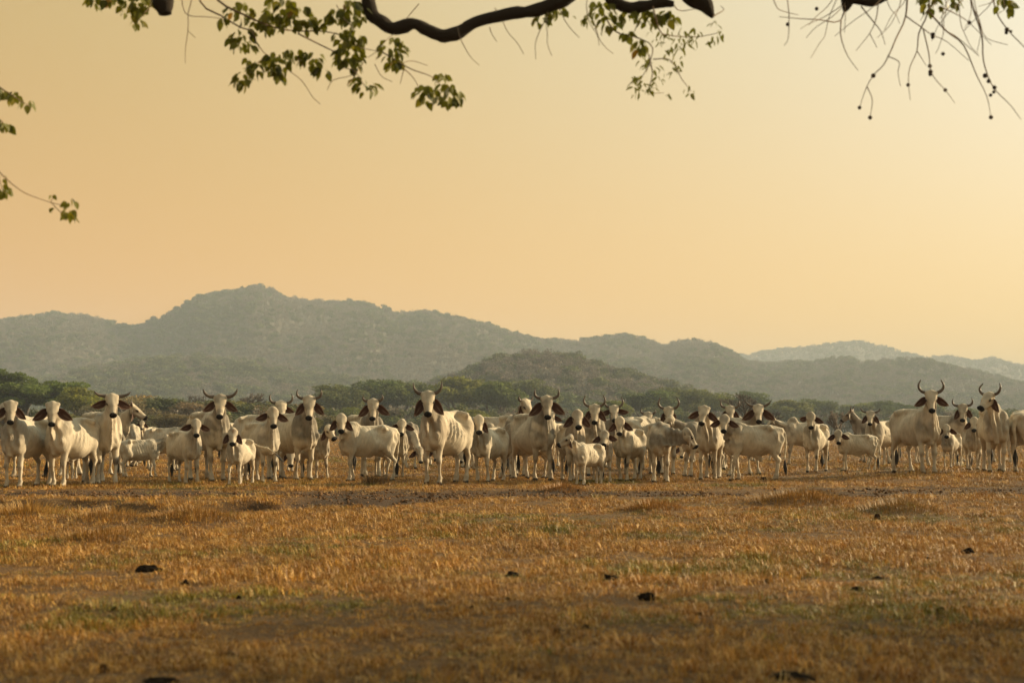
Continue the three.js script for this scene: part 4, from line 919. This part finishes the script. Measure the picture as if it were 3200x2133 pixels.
tussock(605, 1625, 0.6, 0.14, 800, [0.37, 0.215, 0.065], 'grass mound before the left horned cows', 24);
tussock(310, 1690, 0.5, 0.11, 500, [0.36, 0.20, 0.055], 'low reddish grass mound left, nearest of the mounds', 25);
tussock(350, 1625, 0.5, 0.13, 500, [0.44, 0.26, 0.08], 'pale grass mound left of the mound before the left horned cows', 26);
tussock(1760, 1532, 0.5, 0.12, 900, [0.42, 0.23, 0.075], 'grass clump on the track edge below the wide-eared cow', 27);
tussock(80, 1620, 0.5, 0.2, 600, [0.48, 0.29, 0.085], 'tall pale grass clump at the left edge', 28);
tussock(2040, 1600, 0.5, 0.11, 900, [0.40, 0.22, 0.065], 'small grass mound below the licking cow', 29);
// ---------------------------------------------------------------- dung and clods
const dungMat = physical({ color: lin(0.014, 0.0095, 0.006), roughness: 1, specularIntensity: 0.1 }), clodMat = physical({ color: lin(0.045, 0.026, 0.013), roughness: 1, specularIntensity: 0.1 });
function dung(px, py, wPx, hPx, label, clod, seed) {
  const d = F * EYE / (py - HORIZON), p = at(px, py, d), r = rng(seed), R = wPx * 0.52 * d / F, H = hPx * 0.8 * d / F, gs = [];
  const n = 2 + Math.floor(r() * 3);
  for (let k = 0; k <= n; k++) {
    const g = new THREE.IcosahedronGeometry(1, 3), q = g.attributes.position, a = r() * 6.28, off = k ? R * (0.3 + 0.45 * r()) : 0, rr = k ? R * (0.35 + 0.3 * r()) : R * 0.75, hh = (k ? 0.6 : 1) * H, sd = r() * 50;
    for (let i = 0; i < q.count; i++) { const x = q.getX(i), y = q.getY(i), z = q.getZ(i), m = 0.62 + 0.7 * noise3(x * 1.9 + sd, y * 1.9, z * 1.9) + 0.42 * (noise3(x * 5.5 + sd, y * 5.5, z * 5.5) - 0.5); q.setXYZ(i, Math.cos(a) * off + x * m * rr, Math.max(-0.02, y * m * hh), Math.sin(a) * off + z * m * rr * 0.8); }
    gs.push(g);
  }
  const g = mergeGeometries(gs); g.computeVertexNormals();
  const m = new THREE.Mesh(g, clod ? clodMat : dungMat); m.position.set(p.x, ground(p.x, p.z), p.z);
  add(m, clod ? 'earth_clod' : 'dung_pat'); tag(m, label, clod ? 'clod' : 'dung', clod ? 'earth clods' : 'dung pats on the pasture');
}
dung(457, 1788, 80, 24, 'broad black dung pat in the left foreground below the left mounds', 0, 1);
dung(579, 1826, 30, 20, 'small black dung lump right of the broad left pat', 0, 2);
dung(745, 1868, 20, 12, 'tiny dark dung lump lower right of the left pats', 0, 3);
dung(361, 1902, 26, 14, 'small dark dung lump below the broad left pat', 0, 4);
dung(719, 2044, 64, 20, 'dark ragged dung pat near the bottom left', 0, 5);
dung(322, 2088, 28, 30, 'upright brown clod near the bottom left corner', 1, 6);
dung(500, 2130, 130, 18, 'wide dark dung pat on the bottom edge left', 0, 7);
dung(1603, 1800, 52, 20, 'dark dung lump left of the two central black pats', 0, 8);
dung(1908, 1812, 58, 24, 'upper of the two central black dung pats', 0, 9);
dung(2020, 1870, 74, 26, 'lower and larger of the two central black dung pats', 0, 10);
dung(1474, 1904, 20, 14, 'small dark dung lump left below the central pats', 0, 11);
dung(1587, 1879, 22, 12, 'small dark dung lump between the central pats and the lump to their left', 0, 12);
dung(1830, 1968, 40, 20, 'dark clod right of a pair below the central pats', 1, 13);
dung(1740, 1977, 34, 16, 'dark clod left of a pair below the central pats', 1, 14);
dung(2187, 1922, 26, 16, 'small dark lump right below the central pats', 0, 15);
dung(2387, 1499, 24, 13, 'black dung pat between the legs of the side-on cow', 0, 16);
dung(2280, 1503, 18, 7, 'flat dark dung pat before the forelegs of the side-on cow', 0, 17);
dung(2742, 1620, 20, 20, 'upright brown clod right of the rounded mounds', 1, 18);
dung(3027, 1731, 48, 18, 'dark dung pat far right in the mid foreground', 0, 19);
dung(2901, 1755, 16, 16, 'small dark lump left of the far right pat', 0, 20);
dung(2744, 1813, 44, 11, 'upper of two flat dark pats in the right foreground', 0, 21);
dung(2681, 1853, 54, 16, 'lower of two flat dark pats in the right foreground', 0, 22);
dung(2940, 1924, 46, 24, 'dark ragged clod left of a pair in the right foreground', 1, 23);
dung(3037, 1916, 50, 26, 'dark ragged clod right of a pair in the right foreground', 1, 24);
dung(2398, 1818, 18, 14, 'small dark lump in the foreground below the side-on cow', 0, 25);
dung(2309, 2036, 24, 16, 'small dark lump near the bottom right of centre', 0, 26);
dung(2475, 2116, 140, 30, 'wide dark dung pat near the bottom edge right of centre', 0, 27);
dung(1965, 1502, 22, 7, 'flat dark dung pat behind the broad-eared youngster feet', 0, 28);

// ---------------------------------------------------------------- tree over the camera
{
  const root = new THREE.Group(), D = 8, bark = standard({ color: lin(0.05, 0.034, 0.024), roughness: 0.95 }), twigMat = standard({ color: lin(0.15, 0.10, 0.065), roughness: 0.9 });
  const barkTex = litterBump.clone(); bark.bumpMap = barkTex; bark.bumpScale = 0.02;
  const r = rng(1234), m = (px) => px / F * D, P = (x, y, dd = 0) => at(x, y, D + dd);
  const limb = (pts, rad, name = 'limb') => { const ps = pts.map(([x, y, z]) => P(x, y, z || 0)); const g = tube(ps, rad.map(m), 10, 5), q = g.attributes.position, n = g.attributes.normal; const uv = []; for (let i = 0; i < q.count; i++) { const x = q.getX(i), y = q.getY(i), z = q.getZ(i), d = (fbm2(x * 14 + z * 9, y * 14, 3) - 0.5) * m(17); q.setXYZ(i, x + n.getX(i) * d, y + n.getY(i) * d, z + n.getZ(i) * d); uv.push(x * 2 + z, y * 2); } g.setAttribute('uv', new THREE.Float32BufferAttribute(uv, 2)); g.computeVertexNormals(); return part(name, g, bark, root); };
  // trunk to the right of the picture and the bough that runs above the frame
  limb([[4560, 1920, 0.3], [4540, 1300, 0.2], [4480, 600, 0.1], [4380, -40, 0], [4150, -420, 0]], [190, 160, 140, 120, 95], 'trunk');
  limb([[4360, -60], [3900, -260], [3300, -240, 0.1], [2700, -200], [2200, -170], [1700, -190], [1150, -180], [600, -190], [100, -200], [-300, -120]], [90, 80, 72, 64, 58, 50, 44, 38, 28, 14]);
  limb([[1860, -190], [1800, -30], [1700, 24], [1600, 43], [1500, 64], [1440, 97], [1390, 114], [1345, 98], [1295, 76], [1268, 80], [1225, 88], [1190, 68], [1162, 46], [1150, 10], [1142, -80], [1150, -180]], [30, 24, 21, 20, 20, 21, 22, 21, 20, 26, 20, 21, 22, 22, 24, 30]);
  limb([[505, -190], [502, -60], [510, 10], [516, 46]], [34, 34, 35, 22]);
  limb([[1880, -180], [1900, -20], [1960, 22], [2010, 20], [2060, 8], [2105, 12]], [30, 20, 19, 20, 15, 8]);
  limb([[2100, -170], [2160, -30], [2200, 12], [2230, 54]], [45, 42, 30, 8]);
  limb([[2740, -200], [2660, -40], [2648, 8], [2640, 34]], [34, 30, 20, 7]);
  limb([[2660, -10], [2720, 6], [2790, -20], [2900, -200]], [20, 12, 9, 20]);
  const twig = (pts, w = 4) => { const ps = pts.map(([x, y], i) => P(x + (r() - 0.5) * 2, y, 0.25 * Math.sin(i + pts[0][0]))); part('twig', tube(ps, ps.map((_, i) => m(mix(w, 1.3, i / (ps.length - 1)) * 0.72)), 5, 3), twigMat, root); };
  for (const [pts, w] of [
    [[[600, -190], [680, 0], [760, 45], [840, 80], [920, 96], [1010, 98], [1080, 115], [1130, 150], [1190, 160]], 6], [[[610, -190], [625, 5], [690, 48], [750, 85], [790, 100], [800, 130], [825, 165], [835, 180], [760, 215]], 5],
    [[[930, 105], [1000, 140], [1050, 165], [1075, 210], [1110, 225], [1140, 270]], 4], [[[1190, 160], [1240, 190], [1290, 218], [1340, 235], [1370, 260], [1400, 290]], 3.5], [[[1250, 205], [1290, 240], [1310, 275]], 3], [[[1250, 200], [1290, 190], [1335, 205]], 2.2], [[[1262, 215], [1250, 262]], 2.2],
    [[[560, -100], [570, 20], [590, 48], [640, 52], [700, 58]], 2.5], [[[620, -180], [598, 0], [588, 40], [586, 95], [580, 150], [578, 198]], 2.4], [[[586, 95], [610, 118]], 1.6], [[[905, 222], [945, 255], [975, 300], [1000, 325]], 2.2], [[[480, -190], [470, 12], [450, 40], [425, 72]], 3], [[[330, -190], [310, -60], [290, 8]], 3], [[[420, -190], [395, -40], [350, 6]], 3],
    [[[1140, 190], [1100, 235], [1040, 250], [1022, 280]], 2], [[[1170, 200], [1190, 235], [1225, 255]], 2], [[[1750, 30], [1775, 80], [1810, 118]], 2.2], [[[1530, 85], [1540, 110], [1552, 130]], 2],
    [[[1880, 30], [1920, 95], [1985, 115], [2040, 150], [2028, 200], [2010, 235], [1990, 270]], 4], [[[2028, 170], [2040, 230], [2030, 288], [2075, 290]], 3], [[[2040, 185], [2090, 185], [2130, 245], [2160, 285]], 3], [[[2040, 20], [2060, 90], [2090, 110], [2180, 115], [2210, 110], [2255, 100]], 3.5], [[[2105, 15], [2130, 34], [2180, 26]], 3], [[[2230, 50], [2262, 30], [2252, 18]], 3],
    [[[2840, -200], [2835, 0], [2832, 50], [2800, 120], [2780, 170], [2762, 203], [2730, 236], [2702, 290], [2687, 335]], 5], [[[2712, 272], [2726, 310], [2720, 366]], 2.5], [[[2775, 175], [2808, 190], [2806, 225], [2815, 270]], 2.5],
    [[[2920, -200], [2902, 30], [2872, 105], [2866, 160], [2845, 210], [2840, 265], [2846, 312]], 4], [[[2902, 35], [2960, 98], [3012, 142], [3052, 232], [3085, 300], [3098, 366]], 4.5], [[[2960, 98], [2990, 115], [3060, 175]], 3], [[[3020, -200], [3035, 0], [3070, 110], [3075, 190], [3090, 240], [3112, 282], [3160, 330], [3190, 372]], 4.5], [[[2832, 50], [2880, 84], [2916, 110], [2960, 130], [3030, 190]], 3], [[[2940, 20], [3000, 50], [3032, 72], [3100, 140]], 3], [[[2886, 90], [2904, 170], [2908, 215], [2918, 240], [2955, 281], [2986, 322]], 3.2], [[[2866, 160], [2895, 205]], 2.5],
    [[[2640, 34], [2628, 64], [2560, 61], [2500, 58], [2436, 52]], 4], [[[2628, 64], [2628, 110], [2650, 175], [2682, 220]], 3.5], [[[2692, 20], [2730, 68], [2754, 98], [2768, 140]], 3.5], [[[2745, 8], [2738, 60], [2718, 104], [2676, 158]], 3], [[[2718, 104], [2742, 148]], 2.2], [[[2440, -190], [2462, 0], [2467, 60], [2464, 118], [2452, 142]], 2.8], [[[2380, -180], [2420, 5], [2452, 36], [2495, 46]], 2.8], [[[3080, -200], [3110, 20], [3150, 92], [3205, 150], [3260, 210]], 4], [[[3180, -200], [3120, -10], [3060, 20]], 3], [[[3120, -100], [3142, 30]], 4], [[[3040, 20], [3060, 60], [3085, 120], [3150, 140]], 2.4],
    [[[-300, -120], [-120, 120], [-20, 255], [40, 300], [88, 330]], 6], [[[-120, 120], [-60, 320], [0, 375], [24, 402]], 4.5], [[[-60, 320], [-25, 500], [5, 545], [60, 592], [110, 616], [160, 633], [215, 646]], 3.5], [[[-10, 540], [2, 580], [10, 600]], 3], [[[160, 633], [185, 660], [205, 672]], 2.2], [[[158, 632], [165, 615]], 2.2],
  ]) twig(pts, w);
  for (let k = 0; k < 26; k++) {     // finer bare twigs, mostly on the right
    let x = k < 18 ? 2560 + r() * 660 : 560 + r() * 1500, y = k < 18 ? -60 + r() * 60 : -20 + r() * 120, a = Math.PI / 2 + (r() - 0.35) * 1.3; const pts = [[x, y]], n = 3 + Math.floor(r() * 3);
    for (let i = 0; i < n; i++) { a += (r() - 0.5) * 0.7; const L = 28 + r() * 34; x += Math.cos(a) * L; y += Math.sin(a) * L * 0.9; pts.push([x, y]); }
    twig(pts, 2.2);
  }
  const fruitGeo = new THREE.IcosahedronGeometry(1, 2), fruitMat = standard({ color: lin(0.03, 0.018, 0.014), roughness: 0.7 });
  { const q = fruitGeo.attributes.position; for (let i = 0; i < q.count; i++) { const k = 0.92 + 0.16 * noise3(q.getX(i) * 4, q.getY(i) * 4, q.getZ(i) * 4); q.setXYZ(i, q.getX(i) * k, q.getY(i) * k, q.getZ(i) * k); } fruitGeo.computeVertexNormals(); }
  for (const [x, y, s] of [[2730, 236, 1.2], [2687, 336, 1], [2720, 367, 1.1], [2839, 265, 1], [3098, 366, 1.1], [3080, 236, 1.3], [3091, 253, 1.1], [3109, 273, 1.1], [3107, 287, 0.9], [3097, 297, 0.9], [2916, 108, 1.2], [2916, 116, 1], [3030, 70, 1], [2907, 206, 1.1], [2909, 224, 1.2], [2908, 232, 1], [2955, 281, 1], [3148, 92, 1.2], [3146, 102, 0.9], [3160, 98, 0.8], [2462, 76, 1], [2553, 27, 1], [2948, 168, 1]]) {
    const f = part('fruit', fruitGeo, fruitMat, root); f.position.copy(P(x, y)); f.scale.setScalar(m(6.3) * s);
  }
  // leaves: pointed, folded along the midrib
  const leafShapes = [0, 1, 2].map((v) => {
    const pos = [], idx = [], n = 6;
    for (let i = 0; i <= n; i++) { const t = i / n, w = 0.30 * Math.pow(Math.sin(Math.PI * Math.pow(t, 0.72) * 0.985 + 0.02), 0.85), c = -0.10 * t * t * (1 + v * 0.6), b = 0.02 * Math.sin(t * 9 + v * 2); pos.push(t, c + w * 0.35 + b, -w, t, c, 0, t, c + w * 0.3 - b, w); }
    for (let i = 0; i < n; i++) { const a = i * 3; idx.push(a, a + 1, a + 4, a, a + 4, a + 3, a + 1, a + 2, a + 5, a + 1, a + 5, a + 4); }
    const g = new THREE.BufferGeometry(); g.setAttribute('position', new THREE.Float32BufferAttribute(pos, 3)); g.setIndex(idx); g.computeVertexNormals(); return g;
  });
  const leafMats = [[0.12, 0.135, 0.008], [0.17, 0.175, 0.010], [0.24, 0.215, 0.014], [0.065, 0.075, 0.007], [0.28, 0.16, 0.02]].map((c) => physical({ color: lin(...c), side: THREE.DoubleSide, roughness: 0.6, transmission: 0.6, thickness: 0, specularIntensity: 0.5 }));
  const clusters = [
    [290, 8, 14, 4], [345, 4, 22, 5], [408, 28, 30, 8], [442, 22, 34, 10], [430, 76, 14, 4], [745, 40, 34, 10], [700, 72, 14, 3], [800, 62, 34, 10], [880, 24, 46, 16], [850, 74, 34, 10], [905, 76, 30, 8], [760, 130, 40, 17], [795, 208, 32, 12], [757, 248, 28, 9], [862, 198, 38, 15], [870, 232, 22, 6], [925, 55, 46, 14], [968, 78, 30, 8],
    [1055, 52, 30, 9], [1105, 40, 44, 16], [1025, 75, 20, 5], [918, 178, 26, 9], [972, 188, 30, 11], [1010, 225, 18, 4], [1095, 125, 40, 15], [1090, 178, 44, 20], [1100, 205, 26, 8], [1060, 118, 16, 4], [1228, 158, 40, 15], [1232, 202, 22, 7], [1118, 258, 16, 4], [1142, 278, 30, 10], [1330, 300, 34, 13], [1400, 298, 38, 15], [1440, 305, 18, 5], [1382, 246, 14, 4],
    [1690, 66, 18, 4], [1728, 48, 18, 4], [1745, 40, 16, 4], [1782, 60, 10, 1], [1840, 68, 18, 3], [1880, 36, 34, 10], [1900, 72, 28, 9], [1960, 48, 20, 6], [2020, 68, 34, 10], [2050, 60, 24, 6], [2090, 56, 22, 6], [1962, 112, 14, 3], [2000, 140, 14, 4], [2000, 155, 14, 4],
    [2905, 14, 40, 9], [2960, 4, 34, 6], [3138, 20, 26, 7], [3150, 42, 10, 2], [10, 290, 16, 5], [40, 306, 16, 5], [84, 326, 14, 3], [4, 386, 12, 4], [22, 398, 12, 3], [6, 560, 10, 3], [12, 596, 18, 6], [220, 638, 12, 2], [212, 670, 14, 4], [232, 680, 8, 2], [163, 620, 6, 2], [172, 656, 8, 2],
  ];
  const q = new THREE.Quaternion(), x1 = V(), y1 = V(), z1 = V(), mm = new THREE.Matrix4(), leaves = [];
  for (const [cx, cy, rad, n] of clusters) for (let i = 0; i < (rad < 12 ? n : n * 2.2); i++) {
    const a = r() * 6.283, d = Math.sqrt(r()) * rad, p = P(cx + Math.cos(a) * d, cy + Math.sin(a) * d * 0.85 - 8, (r() - 0.5) * 0.25);
    x1.set(Math.cos(a) * 0.7 + (r() - 0.5), -0.35 - r() * 0.9, (r() - 0.5) * 1.2).normalize(); y1.set(r() - 0.5, r() + 0.1, r() - 0.5); z1.crossVectors(x1, y1).normalize(); y1.crossVectors(z1, x1);
    q.setFromRotationMatrix(mm.makeBasis(x1, y1, z1)); leaves.push([p, q.clone(), m(20 + r() * 17) * (rad < 12 ? 0.7 : 1), Math.floor(r() * 3), r() < 0.05 ? 4 : Math.floor(r() * 4)]);
  }
  // slender pale leaflets at the end of one spray
  const fine = [];
  for (const [cx, cy, rad, n] of [[2060, 105, 40, 14], [2110, 115, 40, 16], [2150, 130, 26, 12], [2180, 100, 20, 5], [2235, 70, 14, 4], [2225, 118, 20, 5], [2250, 100, 12, 4], [2020, 185, 22, 10], [2045, 230, 30, 14], [1995, 250, 26, 14], [2030, 275, 18, 9], [1985, 275, 22, 8], [2090, 175, 26, 9], [2130, 190, 20, 6], [2100, 215, 14, 5], [2155, 280, 16, 6], [2080, 290, 10, 2], [2118, 150, 16, 4]]) for (let i = 0; i < n; i++) {
    const a = r() * 6.283, d = Math.sqrt(r()) * rad, p = P(cx + Math.cos(a) * d, cy + Math.sin(a) * d, (r() - 0.5) * 0.2);
    x1.set((r() - 0.5) * 1.6, -0.2 - r(), (r() - 0.5)).normalize(); y1.set(r() - 0.5, r(), r() - 0.5); z1.crossVectors(x1, y1).normalize(); y1.crossVectors(z1, x1);
    q.setFromRotationMatrix(mm.makeBasis(x1, y1, z1)); fine.push([p, q.clone(), m(16 + r() * 14), Math.floor(r() * 3), 1 + Math.floor(r() * 2)]);
  }
  leaves.sort((a, b) => b[2] - a[2]);
  leaves.slice(0, 290).forEach(([p, qq, s, v, k]) => { const l = part('leaf', leafShapes[v], leafMats[k], root); l.position.copy(p); l.quaternion.copy(qq); l.scale.set(s, s, s * 1.15); });
  const rest = leaves.slice(290).concat(fine.map((e) => [...e, true])), gs = [];
  for (const [p, qq, s, v, , slim] of rest) { const g = leafShapes[v].clone(); g.applyMatrix4(mm.compose(p, qq, V(s, s, s * (slim ? 0.55 : 1.15)))); gs.push(g); }
  // the leafy crown higher up, out of the picture, that goes with the bough
  for (let i = 0; i < 900; i++) {
    const p = P(300 + r() * 3900, -330 - r() * 900, (r() - 0.5) * 4); x1.set(r() - 0.5, -r(), r() - 0.5).normalize(); y1.set(r() - 0.5, r(), r() - 0.5); z1.crossVectors(x1, y1).normalize(); y1.crossVectors(z1, x1);
    const g = leafShapes[i % 3].clone(); g.applyMatrix4(mm.makeBasis(x1, y1, z1).scale(V(0.09, 0.09, 0.1)).setPosition(p)); gs.push(g);
  }
  const st = part('foliage', mergeGeometries(gs), leafMats[1], root); tag(st, null, null, null, 'stuff');
  add(root, 'overhanging_tree'); tag(root, 'leafy and partly bare branches with small dark fruits hanging in from above', 'tree');
}
// a leafy tree outside the picture on the right that shades the near foreground
{
  const g = new THREE.Group(), k = treeKinds.shade;
  part('trunk', k.trunk, k.bark, g); part('crown', k.leaves, leafMat, g);
  g.position.set(14.6, ground(14.6, -8.7), -8.7); g.rotation.y = 1.0; add(g, 'shade_tree'); tag(g, 'leafy tree right of the picture shading the near grass', 'tree');
}
renderer.render(scene, camera);
